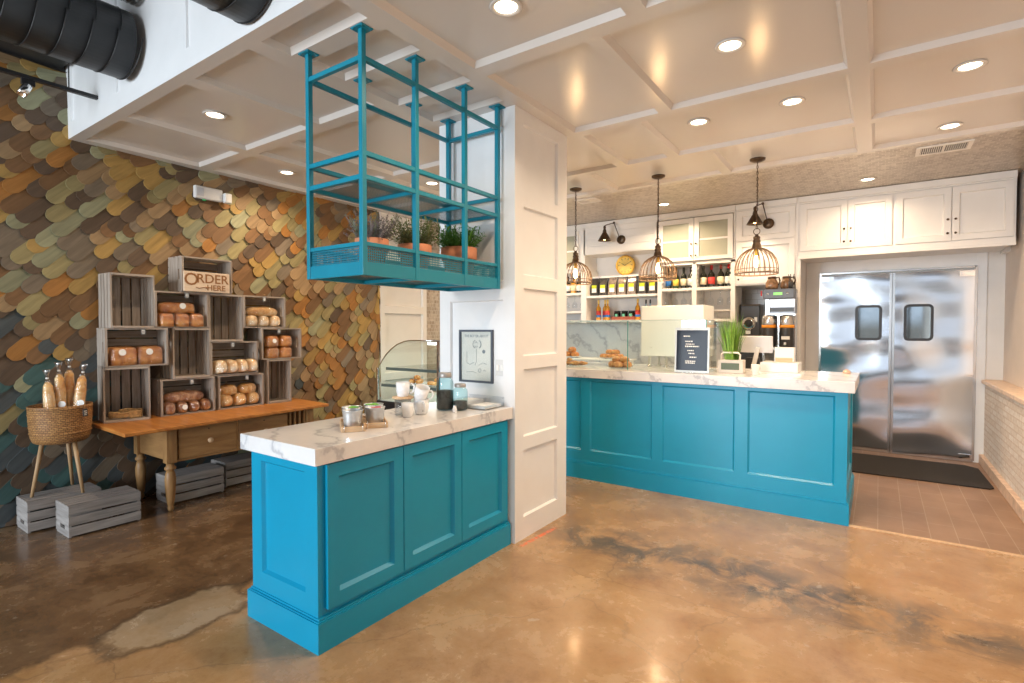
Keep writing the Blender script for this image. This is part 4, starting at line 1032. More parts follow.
for i, (x, y, zt, tx, ty) in enumerate(((-4.90, 1.245, 1.06, -3, 4), (-4.93, 1.31, 1.11, 0, 3), (-4.99, 1.36, 1.135, 3, -1), (-4.89, 1.37, 1.095, -2, -12))):
    t = thing('bagged_baguette', 'baguette in cellophane standing in the basket, %s' % ('leftmost and lowest', 'second from the left', 'third from the left and tallest', 'rightmost and leaning')[i], 'bread', (x, y, .635), 0, 'bagged baguettes in the basket')
    L = zt-.635; Mx = T(0, 0, 0, ty*.6, tx, 0)
    m = MB(); m.lathe([(0, 0), (.020, .01), (.030, .05), (.034, L*.4), (.034, L*.75), (.027, L-.03), (.012, L-.004), (0, L)], 20, Mx); m.build('baguette', BR_GOLD, t)
    m = MB()
    m.lathe([(.024, .0), (.037, .05), (.039, L*.5), (.037, L*.8), (.020, L+.005), (.008, L+.022)], 14, Mx); m.build('cellophane_bag', BAGP, t)
    m = MB(); m.lathe([(.007, L+.022), (.014, L+.040), (.030, L+.062), (.040, L+.085), (.030, L+.088), (.012, L+.06)], 9, Mx, sy=.6); m.build('crumpled_top', TUFT, t)
    m = MB(); m.lathe([(.008, L+.018), (.010, L+.024), (.008, L+.030)], 10, Mx); m.build('twist_tie', PAPER, t)
    if i in (1, 3): MB().lathe([(0, 0), (.024, 0)], 20, Mx@T(.041, -.005, .255, 0, 88, -35)).build('round_sticker', PAPER, t)

# emergency light on the shingles
t = thing('emergency_light', 'white emergency light unit mounted high on the shingle wall', 'light fixture', (WX+.036, 2.50, 2.64))
MB().box(0, .05, -.15, .10, .0, .115).build('housing', PLASTICW, t, .012)
MB().box(.0502, .052, -.135, -.075, .020, .095).build('rating_label', plain('grey_label', (.5, .52, .56), .5), t)
MB().box(.03, .09, .10, .165, -.005, .085, T(0, 0, 0, 0, 0, 0)).build('lamp_head', PLASTICW, t, .010)
MB().box(.01, .03, -.07, -.045, -.012, -.0005).build('indicator', plain('green_indicator', (.02, .5, .15), .4), t, .002)

# ================================================================= HANGING TEAL SHELF
HX0, HX1 = -2.53, -2.10; HY = (1.742, 2.105, 2.522, 2.862); S = .0135
t = thing('hanging_shelf', 'teal steel hanging shelf frame over the nearer counter, with wire mesh shelves', 'shelf', (-2.315, 2.30, 1.705))
ox, oy, oz = 2.315, -2.30, -1.705
def hb(x0, x1, y0, y1, z0, z1, name, mat=TEALM, bev=.0015):
    return MB().box(x0+ox, x1+ox, y0+oy, y1+oy, z0+oz, z1+oz).build(name, mat, t, bev)
for x in (HX0, HX1):
    for y in HY:
        hb(x-S, x+S, y-S, y+S, 1.706, CZ-.006, 'post')
        hb(x-.043, x+.043, y-.036 if y < 2.8 else y-.04, min(y+.036, 2.897), CZ-.007, CZ-.0005, 'ceiling_plate')
        m = MB()
        for a in (-.033, .033):
            for b in (-.027, .027): m.lathe([(.006, -.010), (.006, -.006), (0, -.0101)][:2], 8, T(x+a+ox, y+b+oy, CZ+oz))
        m.build('bolt_heads', TEALM, t)
for z, cross in ((2.768, 0), (2.307, 0), (2.190, 1), (1.862, 0), (1.740, 1)):
    h = .012 if z > 2 else .010; v = h if z > 1.8 else .034
    for x in (HX0, HX1):
        for a, b in zip(HY, HY[1:]): hb(x-h, x+h, a+S, b-S, z-v, z+v, 'rail')
    for i, y in enumerate(HY):
        if i in (0, 3) or cross: hb(HX0+S, HX1-S, y-h, y+h, z-v, z+(v if i in (0, 3) or z > 1.8 else -.015), 'cross_bar')
def sheet(pts, uv, name, mat): MB().quad([(p[0]+ox, p[1]+oy, p[2]+oz) for p in pts], uv).build(name, mat, t, 0, False)
for a, b in zip(HY, HY[1:]):
    a += S; b -= S
    for z in (2.197, 1.7275): sheet([(HX0, a, z), (HX1, a, z), (HX1, b, z), (HX0, b, z)], [(HX0, a), (HX1, a), (HX1, b), (HX0, b)], 'mesh_shelf', PERFS)
    for x in (HX0, HX1): sheet([(x, a, 1.775), (x, b, 1.775), (x, b, 1.852), (x, a, 1.852)], [(a, 1.775), (b, 1.775), (b, 1.852), (a, 1.852)], 'perforated_side', PERF)
for y in (HY[0], HY[3]): sheet([(HX0+S, y, 1.775), (HX1-S, y, 1.775), (HX1-S, y, 1.852), (HX0+S, y, 1.852)], [(HX0, 1.775), (HX1, 1.775), (HX1, 1.852), (HX0, 1.852)], 'perforated_side', PERF)

# potted herbs on the hanging shelf
def foliage(mb, n, rad, h0, h1, leafl, leafw, spread, tones, z0, lv=9):
    for s in range(n):
        a = rnd.random()*2*PI; r = rad*math.sqrt(rnd.random())*.7; hh = h0+(h1-h0)*rnd.random()
        b = Vector((r*math.cos(a), r*math.sin(a), z0)); lean = spread*(.3+rnd.random())*(r/rad+.35)
        tip = b+Vector((math.cos(a)*lean, math.sin(a)*lean, hh)); tn = tones[rnd.randrange(len(tones))]
        mb.tube([tuple(b), tuple(b.lerp(tip, .5)+Vector((0, 0, .01))), tuple(tip)], .0012, 3, c=tn)
        for k in range(lv):
            u = .15+.85*k/(lv-1); p = b.lerp(tip, u)
            d = Vector((rnd.uniform(-1, 1), rnd.uniform(-1, 1), rnd.uniform(-.1, .9))).normalized(); sd = d.cross(Vector((0, 0, 1)))
            sd = (sd.normalized() if sd.length > .01 else Vector((1, 0, 0)))*leafw/2; L = leafl*rnd.uniform(.7, 1.2)
            up = Vector((0, 0, L*.12))
            q = [p, p+d*L*.5+sd+up, p+d*L, p+d*L*.5-sd+up]
            j = .75+.5*rnd.random(); mb.add([tuple(v) for v in q], [(0, 1, 2, 3)], None, tuple(x*j for x in tn))
def pot(x, y, R_, H, lab, mat, fo, group='potted herbs on the hanging shelf'):
    g = thing('potted_herb', lab, 'potted plant', (x, y, 1.7290), 0, group)
    MB().lathe([(0, 0), (R_*.66, 0), (R_*.88, H*.68), (R_*.98, H*.68), (R_, H*.70), (R_, H), (R_*.92, H), (R_*.88, H*.86), (0, H*.86)], 32).build('pot', TERRA, g)
    MB().lathe([(0, H*.87), (R_*.87, H*.87)], 20).build('soil', plain('potting_soil', (.05, .03, .02), .9, bump=.8), g)
    m = MB(); foliage(m, *fo, z0=H*.86); m.build('foliage', mat, g, 0, False)
pot(-2.32, 1.985, .092, .205, 'terracotta pot of thin grey-purple lavender, left on the hanging shelf', LEAFL, (130, .10, .06, .165, .024, .008, .085, [(1, 1, 1), (.8, .75, .9), (.75, .95, .7)]))
pot(-2.32, 2.315, .102, .215, 'terracotta pot of loose olive-green sage, middle on the hanging shelf', LEAFO, (130, .11, .07, .185, .030, .011, .085, [(1, 1, 1), (.8, 1, .7), (1.2, 1.05, .8)]))
pot(-2.31, 2.715, .120, .245, 'terracotta pot of dense bright green rosemary, right on the hanging shelf', LEAFG, (210, .13, .08, .165, .034, .009, .09, [(1, 1, 1), (.8, .9, .7), (1.2, 1.2, .8)]))

# poster and switch on the pillar
t = thing('framed_poster', 'framed pale poster with fine line drawings on the white pillar above the counter', 'poster', (-2.323, 2.919, 1.063))
m = MB(); rframe(m, -.149, .149, 0, .37, .002, .014, -.0, .018, FY(0, 0, 0)); m.build('frame', plain('slate_frame', (.075, .09, .12), .4), t)
MB().box(-.137, .137, -.004, -.0, .012, .358).build('print', plain('poster_paper', (.76, .75, .70), .5, vary=.03), t)
PM = FY(0, -.0045, 0); GI = plain('faded_ink', (.20, .24, .28), .7)
m = MB(); m.text('THE BETTER ABOUT', .0235, PM@Matrix.Translation((0, .318, 0)), .0003, bold=.0002); m.build('lettering', GI, t)
m = MB()
def arc(cx, cz, r, a0, a1, th, n=14): m.tube([(cx+r*math.cos(R(a0+(a1-a0)*k/n)), -.005, cz+r*math.sin(R(a0+(a1-a0)*k/n))) for k in range(n+1)], th, 4)
arc(.0, .268, .030, 110, 250, .0018); arc(.012, .268, .030, -60, 60, .0028); arc(-.002, .275, .010, 0, 180, .0016); arc(-.002, .258, .010, 180, 360, .0016)
m.tube([(-.085, -.005, .215), (-.085, -.005, .135), (-.06, -.005, .125), (-.02, -.005, .140)], .0012, 4); m.tube([(.0, -.005, .235), (.002, -.005, .15), (-.012, -.005, .12)], .0012, 4)
m.tube([(.09, -.005, .13), (.06, -.005, .14), (.02, -.005, .12)], .001, 4); arc(.03, .085, .012, 0, 360, .0015); arc(.07, .080, .010, 0, 180, .0012)
m.tube([(-.09, -.005, .07), (-.03, -.005, .075), (.0, -.005, .065)], .0010, 4)
m.build('line_drawing', GI, t)
MB().lathe([(0, 0), (.014, 0)], 8, PM@Matrix.Translation((.066, .218, .0003))).build('ink_blot', GI, t)
MB().box(-.135, .135, -.012, -.010, .014, .356).build('glass_pane', GLASS, t)
t = thing('light_switch', 'white double light switch plate beside the poster', 'switch', (-2.118, 2.919, 1.12))
MB().box(-.038, .038, -.006, 0, 0, .11).build('plate', PLASTICW, t, .002)
for x in (-.018, .018): MB().box(x-.010, x+.010, -.012, -.0055, .035, .075).build('rocker', PAPER, t, .002)

# ================================================================= ON THE PENINSULA
WZ = .9185
def tin(x, y, lab, inside=None):
    g = thing('tin_pot', lab, 'tin', (x, y, WZ+.0145), 0, 'ribbed galvanised tins'); g.scale = (1.06, 1.06, .98)
    m = MB(); prof = [(0, 0), (.040, 0)]
    for k in range(7): prof += [(.0405+.001*k, .008+k*.011), (.0425+.001*k, .0125+k*.011)]
    prof += [(.050, .086), (.0515, .089), (.049, .089), (.046, .085), (.040, .006), (0, .006)]
    m.lathe(prof, 32); m.build('ribbed_body', GALV, g)
    if inside:
        m = MB()
        for k in range(9): m.box(-.011, .011, -.0016, .0016, .0, .034, T(rnd.uniform(-.025, .025), rnd.uniform(-.025, .025), .055, 0, 0, rnd.uniform(0, 90)))
        m.build('sachets', inside, g)
GRN = plain('green_sachet', (.25, .65, .08), .5); PNK = plain('pink_sachet', (.80, .18, .20), .5)
def btray(x, y, rz, lab, wood_):
    g = thing('wooden_tray', lab, 'tray', (x, y, WZ), rz, 'small wooden trays with tins')
    m = MB(); m.box(-.135, .135, -.062, .056, .004, .014); m.build('base', wood_, g, .002)
    for s in (-1, 1):
        m = MB(); m.box(-.135, .135, s*.056-.004, s*.056+.004, 0, .028); m.build('side_rail', wood_, g, .002)
        m = MB(); m.box(s*.135-.004, s*.135+.004, -.060, .060, 0, .028); m.build('end_rail', wood_, g, .002)
    for s in (-1, 1): MB().tube([(.140, s*.045, .004), (.146, s*.045, .020), (.142, s*.045, .040)], .002, 6).build('wire_clip', CHROME, g)
btray(-2.285, 1.815, -36, 'small pale wooden tray with two tins, nearer end of the counter', PALEW)
btray(-2.275, 1.955, -36, 'small pale wooden tray with two tins, beside the white mugs', PALEW)
tin(-2.240, 1.782, 'ribbed galvanised tin, front one in the nearer tray')
tin(-2.328, 1.848, 'ribbed galvanised tin with green sachets, rear one in the nearer tray', GRN)
tin(-2.230, 1.922, 'ribbed galvanised tin with red sachets, front one in the farther tray', PNK)
tin(-2.318, 1.988, 'ribbed galvanised tin with green sachets, rear one in the farther tray', GRN)
def mug(x, y, z, lab, ang=0, tilt=(0, 0), r=.042, h=.088):
    g = thing('coffee_mug', lab, 'mug', (x, y, z), 0, 'white mugs on the counter')
    g.rotation_euler = (R(tilt[0]), R(tilt[1]), R(ang))
    MB().lathe([(0, 0), (r*.72, 0), (r*.80, .004), (r*.96, h*.4), (r, h), (r*.93, h), (r*.88, h*.4), (r*.7, .008), (0, .006)], 32).build('cup', CERAM, g)
    MB().tube([(r*.93, 0, h*.82), (r*1.25, 0, h*.90), (r*1.62, 0, h*.72), (r*1.58, 0, h*.42), (r*1.25, 0, h*.25), (r*.86, 0, h*.26)], .0055, 8).build('handle', CERAM, g)
t = thing('display_riser', 'clear glass cylinder with a pale wooden lid holding up a white mug', 'riser', (-2.375, 2.265, WZ))
MB().lathe([(0, .004), (.046, .004), (.046, .098), (.050, .098), (.050, 0), (0, 0)], 28).build('glass_cylinder', ACRYL, t)
MB().lathe([(0, .099), (.064, .099), (.066, .104), (.064, .110), (0, .110)], 32).build('wooden_lid', PALEW, t)
mug(-2.375, 2.265, WZ+.1105, 'white mug standing on the wooden lid of the riser', 35)
mug(-2.300, 2.345, WZ, 'lower white mug of the stacked pair', -30, r=.046, h=.092)
mug(-2.305, 2.335, WZ+.088, 'upper white mug tilted on top of another', 40, (18, 16), r=.044)
mug(-2.285, 2.215, WZ, 'small white mug in front of the glass riser', 150, r=.036, h=.085)
def jar(x, y, r, h, lab, fill):
    g = thing('mason_jar', lab, 'jar', (x, y, WZ), 0, 'aqua glass jars')
    MB().lathe([(0, .003), (r*.9, .003), (r, .012), (r, h*.70), (r*.92, h*.78), (r*.70, h*.84), (r*.70, h*.90)], 32).build('glass_body', JARG, g)
    MB().lathe([(0, .006), (r*.93, .006), (r*.93, h*fill), (0, h*fill+.004)], 28).build('dark_contents', plain('coffee_beans', (.04, .028, .03), .5, vary=.6, scale=90, bump=1.0, bscale=160), g)
    MB().lathe([(r*.74, h*.87), (r*.76, h*.88), (r*.76, h*.985), (r*.70, h), (0, h)], 28).build('zinc_lid', plain('zinc_lid', (.42, .40, .38), .45, .6, vary=.2), g)
jar(-2.295, 2.555, .056, .240, 'tall aqua glass jar with metal lid, half full of dark beans', .52)
jar(-2.205, 2.600, .048, .170, 'short aqua glass jar with metal lid, beside the taller one', .34)
t = thing('salt_shaker', 'tiny white shaker in front of the two aqua jars', 'shaker', (-2.178, 2.515, WZ))
MB().lathe([(0, 0), (.013, 0), (.015, .015), (.010, .032)], 16).build('body', CERAM, t); MB().lathe([(.010, .032), (.012, .034), (.010, .044), (0, .047)], 16).build('cap', CHROME, t)
t = thing('acrylic_organiser', 'clear acrylic organiser holding white paper, against the pillar', 'organiser', (-2.21, 2.775, WZ))
m = MB(); m.box(-.15, .15, -.11, .11, 0, .004); m.box(-.15, .15, .106, .11, .004, .065); m.box(-.15, -.146, -.106, .106, .004, .05); m.box(.146, .15, -.106, .106, .004, .03); m.box(-.146, .146, -.11, -.106, .004, .03); m.box(-.002, .002, -.106, .106, .004, .05)
m.build('clear_tray', ACRYL, t)
MB().box(-.14, -.01, -.09, .09, .0045, .042).build('paper_stack', PAPER, t, .001); MB().box(.01, .14, -.09, .09, .0045, .022).build('paper_stack', PAPER, t, .001)

# ================================================================= CURVED DISPLAY CASE
t = thing('pastry_case', 'curved glass pastry display case beyond the pillar by the shingle wall', 'display case', (-4.36, 4.20, 0))
kx, ky = 4.36, -4.20
prof = [(-4.838, .60), (-4.838, .80), (-4.826, .957), (-4.79, 1.02), (-4.741, 1.082), (-4.68, 1.145), (-4.596, 1.208), (-4.50, 1.262), (-4.384, 1.298), (-4.30, 1.308), (-4.212, 1.311), (-3.86, 1.311)]
Lc = 1.15
m = MB(); m.box(-.44, .50, .03, Lc-.02, .08, .59); m.box(-.40, .46, .06, Lc-.05, 0, .08); m.build('base_cabinet', DARK, t, .003)
m = MB(); m.box(-.485, .51, 0, Lc, .56, .60); m.build('base_frame', BLACK, t, .004)
m = MB(); m.box(.47, .50, 0, Lc, .60, 1.311); m.build('rear_doors', STEEL, t)
m = MB(); M_ = Matrix(((1, 0, 0, 0), (0, 0, -1, Lc-.02), (0, 1, 0, 0), (0, 0, 0, 1))); m.prism([(x*.985+kx-.005, z-.012) for x, z in prof]+[(-3.90+kx, .605)], 0, .008, M_); m.build('far_end_panel', plain('mint_panel', (.66, .78, .72), .4), t)
m = MB(); pts = [(x+kx, y, z) for y in (.004, Lc-.004) for x, z in prof]; n = len(prof)
m.add(pts, [(i, i+1, n+i+1, n+i) for i in range(n-1)], smooth=True); m.build('curved_glass', GLASSG, t, 0, False)
for y in (.006, Lc-.006):
    m = MB(); m.add([(x+kx, y, z) for x, z in prof]+[(-3.86+kx, y, .60)], [tuple(range(n+1))]); m.build('end_glass', GLASSG, t, 0, False)
    MB().tube([(x+kx, y, z) for x, z in prof], .007, 8).build('edge_trim', CHROME if y < .1 else STEEL, t)
MB().box(-.49, -.465, .0, .03, .60, .985).build('corner_post', STEEL, t, .003)
for z, x0 in ((.985, -.34), (.79, -.42)):
    m = MB(); m.box(x0, .46, .02, Lc-.02, z, z+.008); m.build('glass_shelf', GLASSG, t); m = MB(); m.box(x0, .46, .015, .03, z-.022, z+.01); m.build('shelf_rail', plain('smoked_rail', (.10, .13, .13), .3), t)
MB().box(-.44, .46, .02, Lc-.02, .601, .606).build('deck', PLASTICW, t)
MB().box(.10, .46, .25, .28, 1.255, 1.285).build('light_tube', TUBEM, t)
m = area('lamp_light', (.1, .55, 1.28), (0, 0, 0), .5, .9, 5, (.95, 1, 1), t)
def croissant(mb, M, s=1):
    P = []; tp = []
    for k in range(11):
        u = -1+2*k/10; a = u*1.15; P.append(((math.cos(a)-.6)*.06*s, math.sin(a)*.06*s, .020*s)); tp.append(max(.25, 1-abs(u)**1.6*.75)*(1.08 if k % 2 else .94))
    mb.tube(P, .022*s, 10, taper=tp, M=M)
DANISH = bread_mat('pastry_glaze', (.36, .10, .018), (.56, .23, .05), (.72, .42, .16), 30)
def pastry(kind, loc, rz, lab, group, s=1.0, mat=None):
    m = MB()
    if kind == 'croissant': croissant(m, T(0, 0, 0), s)
    elif kind == 'roll': m.loaf(T(0, 0, .021*s), .040*s, .040*s, .030*s, .9, 1, -.7, 18, 10, lump=.02)
    else: m.loaf(T(0, 0, .014*s), .050*s, .036*s, .026*s, .8, .9, -.55, 18, 10, lump=.05)
    o = m.build(kind if kind != 'slice' else 'danish_pastry', mat or DANISH); o.location = loc; o.rotation_euler = (0, 0, R(rz)); tag(o, lab, 'pastry', group); return o
def plate(x, y, z, r, lab, mat=CERAM):
    o = MB().lathe([(0, 0), (r*.6, 0), (r*.65, .004), (r, .014), (r*1.01, .017), (r*.6, .008), (0, .007)], 36).build('plate', mat); o.location = (x, y, z); tag(o, lab, 'plate', 'plates of pastry'); return z+.009
zz = plate(-4.40, 4.42, .7985, .13, 'white plate with brown buns inside the curved pastry case')
for i, (a, b, c) in enumerate(((-.05, -.03, 0), (.05, -.02, 0), (0, .05, 0), (0, 0, .045))): pastry('roll', (-4.40+a, 4.42+b, zz+c), 20*i, 'small brown bun in the curved case, '+('left', 'right', 'rear', 'topmost')[i]+' of the four', 'buns in the curved case', 1)
zz = plate(-4.08, 4.42, .7985, .15, 'white plate with glazed danish pastries inside the curved pastry case')
for i, (a, b, c) in enumerate(((-.07, -.03, 0), (.03, -.05, 0), (.09, .03, 0), (-.02, .05, 0), (0, 0, .035))): pastry('slice', (-4.08+a, 4.42+b, zz+c), 40*i, 'orange glazed danish in the curved case, '+('left', 'front', 'right', 'rear', 'topmost')[i]+' of the five', 'danish pastries in the curved case', 1, BR_GOLD if i % 2 else DANISH)

# ================================================================= ON THE SERVICE COUNTER
SZ = 1.0555
t = thing('glass_guard', 'upright greenish glass sneeze guard along the service counter', 'glass screen', (-2.4, 4.70, SZ))
for x0, x1, y in ((-3.30, -1.938, 0), (-1.930, -1.225, .0)):
    p = MB().box(x0+2.4, x1+2.4, y-.004, y+.004, .0, .462).build('front_pane', GLASSG, t)
    MB().box(x1+2.4, x1+2.4+.005, y-.005, y+.005, .0, .462).build('pane_edge', EDGEG, p); MB().box(x0+2.4, x1+2.4, y-.004, y+.004, .4622, .465).build('pane_edge', EDGEG, p)
MB().box(-1.229+2.4, -1.223+2.4, .006, .36, 0, .462).build('end_pane', GLASSG, t)
MB().box(-3.30+2.4, -1.94+2.4, .006, .30, .452, .460).build('top_pane', GLASSG, t)
# rear shelf inside the guard
t = thing('pastry_riser', 'low white riser behind the glass, carrying the rear plates', 'riser', (-2.70, 5.22, SZ))
MB().box(-.62, .60, -.12, .12, .052, .066).build('shelf_board', WHITED, t, .002)
for x in (-.58, .56): MB().box(x-.01, x+.01, -.11, .11, 0, .0515).build('leg', WHITED, t)
z1 = plate(-2.62, 4.90, SZ, .13, 'front left glass plate of croissants behind the counter glass', ACRYL)
for i, (a, b, c) in enumerate(((-.06, -.03, 0), (.05, -.04, 0), (.0, .05, 0), (-.02, 0, .035), (.10, .03, 0))): pastry('croissant', (-2.62+a, 4.90+b, z1+c), 60+50*i, 'golden croissant on the front left plate, '+('left', 'front', 'rear', 'topmost', 'right')[i], 'croissants on the front left plate', 1.0, DANISH)
z1 = plate(-2.09, 4.87, SZ, .13, 'front right glass plate of sugared rolls behind the counter glass', ACRYL)
for i, (a, b, c) in enumerate(((-.07, 0, 0), (.01, -.06, 0), (.08, .0, 0), (.0, .06, 0), (-.03, 0, .048), (.05, .01, .048))): pastry('roll', (-2.09+a, 4.87+b, z1+c), 30*i, 'sugared golden roll on the front right plate, '+('left', 'front', 'right', 'rear', 'upper left', 'upper right')[i], 'rolls on the front right plate', 1.15, DANISH)
z1 = plate(-2.80, 5.22, SZ+.0665, .11, 'rear left white plate of brown pastries on the riser')
for i, (a, b, c) in enumerate(((-.05, -.03, 0), (.05, -.03, 0), (0, .04, 0), (.0, 0, .05))): pastry('roll', (-2.80+a, 5.22+b, z1+c), 30*i, 'brown sugared bun on the rear left plate, '+('left', 'right', 'rear', 'topmost')[i], 'buns on the rear left plate', 1.15, BR_BROWN)
z1 = plate(-2.33, 5.22, SZ+.0665, .12, 'rear right white plate of piled brown pastries on the riser')
for i, (a, b, c) in enumerate(((-.07, -.02, 0), (.02, -.05, 0), (.09, .0, 0), (0, .05, 0), (-.02, 0, .045), (.04, .0, .045))): pastry('slice', (-2.33+a, 5.22+b, z1+c), 35*i, 'brown glazed pastry on the rear right plate, '+('left', 'front', 'right', 'rear', 'upper left', 'upper right')[i], 'pastries on the rear right plate', 1.1)

# white box on chrome legs
t = thing('bread_slicer', 'large plain white box on chrome legs behind the counter glass', 'appliance', (-1.655, 5.22, SZ))
MB().box(-.305, .305, -.12, .25, .115, .61).build('housing', plain('white_enamel', (.80, .83, .82), .35, vary=.01), t, .006)
for x, y in ((-.23, -.08), (-.06, -.08), (-.23, .2), (.2, .2)): MB().lathe([(.022, 0), (.022, .012), (.012, .016), (.012, .1145)], 16, T(x, y, 0)).build('leg', CHROME, t)
m = MB()
for x, z in ((-.20, .45), (-.05, .45), (-.20, .20)): m.lathe([(0, -.003), (.006, -.002), (.006, 0)], 10, T(x, -.12, z, 90, 0, 0))
m.build('screw_heads', STEEL, t)
# glossy black menu
t = thing('menu_board', 'glossy black menu board with white writing, leaning on the counter glass', 'menu', (-1.335, 4.672, SZ), 0)
MB().box(-.150, .145, -.004, .004, .004, .395, T(0, 0, 0, -3, 0, 0)).build('border', plain('clear_frame', (.55, .60, .63), .3), t)
MB().box(-.135, .130, -.0052, -.0042, .022, .372, T(0, 0, 0, -3, 0, 0)).build('board', plain('gloss_black', (.012, .016, .03), .10, spec=.12), t)
m = MB()
for z, a, b, h in ((.315, -.075, -.02, .010), (.270, -.06, .005, .010), (.247, -.055, .02, .008), (.225, -.06, .06, .012), (.190, -.04, .015, .009), (.165, -.03, .02, .010), (.132, -.02, .04, .010), (.098, -.055, .03, .009), (.082, -.055, .025, .009)):
    x = a
    while x < b: w = rnd.uniform(.008, .018); m.box(x, min(b, x+w), -.0062, -.0053, z, z+h, T(0, 0, 0, -3, 0, 0)); x += w+.004
m.build('faint_writing', PAPER, t)
# planter with grass
t = thing('grass_planter', 'tall bright green grass in a white planter with dark front panel and hoop handle', 'planter', (-1.055, 4.885, SZ))
m = MB(); m.box(-.105, .105, -.05, .05, .0, .115); m.build('planter_box', plain('limewashed_wood', (.62, .56, .50), .6, vary=.1), t, .004)
m = MB(); m.box(-.074, .074, -.053, -.0505, .030, .088); m.build('front_panel', plain('dark_green_panel', (.055, .07, .015), .4), t)
MB().tube([(-.075, -.035, .112), (-.078, -.035, .16), (-.060, -.035, .178), (.060, -.035, .178), (.078, -.035, .16), (.075, -.035, .112)], .008, 8).build('hoop_handle', plain('cream_handle', (.80, .70, .60), .5), t)
m = MB()
for k in range(150):
    a = rnd.uniform(0, 2*PI); r0 = .055*math.sqrt(rnd.random()); h = rnd.uniform(.24, .40)*(1.25 if rnd.random() < .06 else 1); le = r0*1.3+rnd.uniform(0, .03)
    P = [Vector((r0*math.cos(a)*1.0, r0*math.sin(a)*.6, .11)), Vector((r0*math.cos(a)+le*.35*math.cos(a), (r0+le*.3)*math.sin(a)*.8, .11+h*.55)), Vector(((r0+le)*math.cos(a), (r0+le)*math.sin(a)*.8, .11+h))]
    w = Vector((-math.sin(a+.5), math.cos(a+.5), 0))*.0042; j = .7+.6*rnd.random()
    m.add([tuple(P[0]-w), tuple(P[0]+w), tuple(P[1]+w), tuple(P[1]-w), tuple(P[2])], [(0, 1, 2, 3), (3, 2, 4)], None, (j, j, j*.8))
m.build('grass_blades', LEAFB, t, 0, False)
# till
t = thing('pos_monitor', 'light grey touch screen seen from behind, on a slanted stand by the till', 'screen', (-.925, 5.16, SZ))
MB().box(-.155, .155, -.012, .012, -.075, .075, T(0, 0, .245, 12, 0, 0)).build('screen_back', plain('pale_grey_plastic', (.66, .64, .65), .4), t, .004)
MB().box(-.018, .018, -.010, .010, -.10, .10, T(.02, -.03, .125, 12, 14, 0)).build('stand_arm', plain('silver_arm', (.72, .68, .62), .3, .5), t, .004)
MB().box(-.10, .09, -.07, .09, 0, .014).build('foot', PLASTICW, t, .003)
MB().box(-.085, .03, .10, .135, .02, .12).build('cable_box', DARK, t, .003)
t = thing('cash_drawer', 'low white till drawer unit beside the disposable cup', 'till', (-.695, 5.10, SZ))
MB().box(-.145, .145, -.13, .13, .012, .098).build('housing', PLASTICW, t, .006); MB().box(-.165, .17, -.15, .15, 0, .0115).build('base_plate', WHITED, t, .002)
t = thing('receipt_printer', 'cream receipt printer with dark top slot on the white drawer', 'printer', (-.665, 5.10, SZ+.0985))
MB().prism([(-.06, 0), (.06, 0), (.06, .045), (.035, .125), (-.06, .125)], -.075, .075, Matrix(((0, 0, 1, 0), (-1, 0, 0, 0), (0, 1, 0, 0), (0, 0, 0, 1)))).build('body', PLASTICW, t, .004)
MB().box(-.045, .045, -.064, -.052, .072, .108, T(0, .01, 0, -17, 0, 0)).build('slot_window', DARK, t, .002); MB().box(-.066, .066, -.0625, -.0602, .002, .038).build('front_band', PALEW, t)
t = thing('paper_cup', 'small white paper cup in front of the white till drawer', 'cup', (-.845, 4.80, SZ))
MB().lathe([(0, 0), (.026, 0), (.035, .082), (.037, .084), (.034, .086), (.025, .004), (0, .004)], 24).build('cup', PAPER, t)
t = thing('call_bell', 'small round pinkish bell at the bare right end of the counter', 'bell', (-.225, 5.40, SZ))
MB().lathe([(0, 0), (.030, 0), (.031, .006), (.026, .022), (.012, .032), (0, .034)], 24).build('dome', plain('copper_bell', (.75, .50, .38), .3, .5), t); MB().lathe([(.004, .033), (.004, .040), (0, .042)], 10).build('plunger', CHROME, t)
t = thing('small_dish', 'low dish with small brown and white packets left of the grass planter', 'dish', (-1.185, 5.13, SZ))
MB().lathe([(0, 0), (.040, 0), (.055, .022), (.052, .022), (.038, .004), (0, .004)], 24).build('bowl', CERAM, t)
m = MB()
for k in range(6): m.box(-.012, .012, -.02, .02, 0, .004, T(rnd.uniform(-.02, .02), rnd.uniform(-.02, .02), .006+k*.004, 0, 0, rnd.uniform(0, 180)))
m.build('sugar_packets', PALEW, t)
t = thing('napkin_box', 'dark navy box behind the dish near the end of the glass', 'box', (-1.16, 5.36, SZ)); MB().box(-.05, .05, -.04, .04, 0, .07).build('box_body', plain('navy_box', (.03, .05, .09), .4), t, .003); MB().box(-.03, .03, -.02, .02, .071, .082).build('napkin', PAPER, t)

# ================================================================= COFFEE NICHE
KZ = .9195
t = thing('coffee_grinder', 'black coffee grinder with a round chrome dial in the niche', 'coffee grinder', (-1.285, 7.02, KZ))
MB().box(-.11, .11, -.12, .12, .0, .80).build('body', plain('grinder_black', (.04, .04, .042), .35), t, .008)
m = MB(); m.lathe([(.03, .03), (.072, .026), (.080, .010), (.080, 0)], 32, T(-.01, -.12, .585, 90, 0, 0)); m.build('dial_ring', CHROME, t); MB().lathe([(0, .042), (.025, .040), (.048, .030), (.050, .012)], 28, T(-.01, -.12, .585, 90, 0, 0)).build('dial_cap', DARK, t)
MB().box(-.04, .02, -.17, -.12, .455, .50).build('spout', CHROME, t, .004); MB().box(.05, .085, -.128, -.119, .60, .66).build('switch_plate', CHROME, t, .002)
MB().box(-.115, .115, -.125, .125, .80, .815).build('top_cap', BRONZE, t, .004)
t = thing('coffee_brewer', 'tall stainless twin coffee brewer with green display in the niche', 'coffee machine', (-.905, 6.50, KZ))
t.scale = (.95, .95, .955)
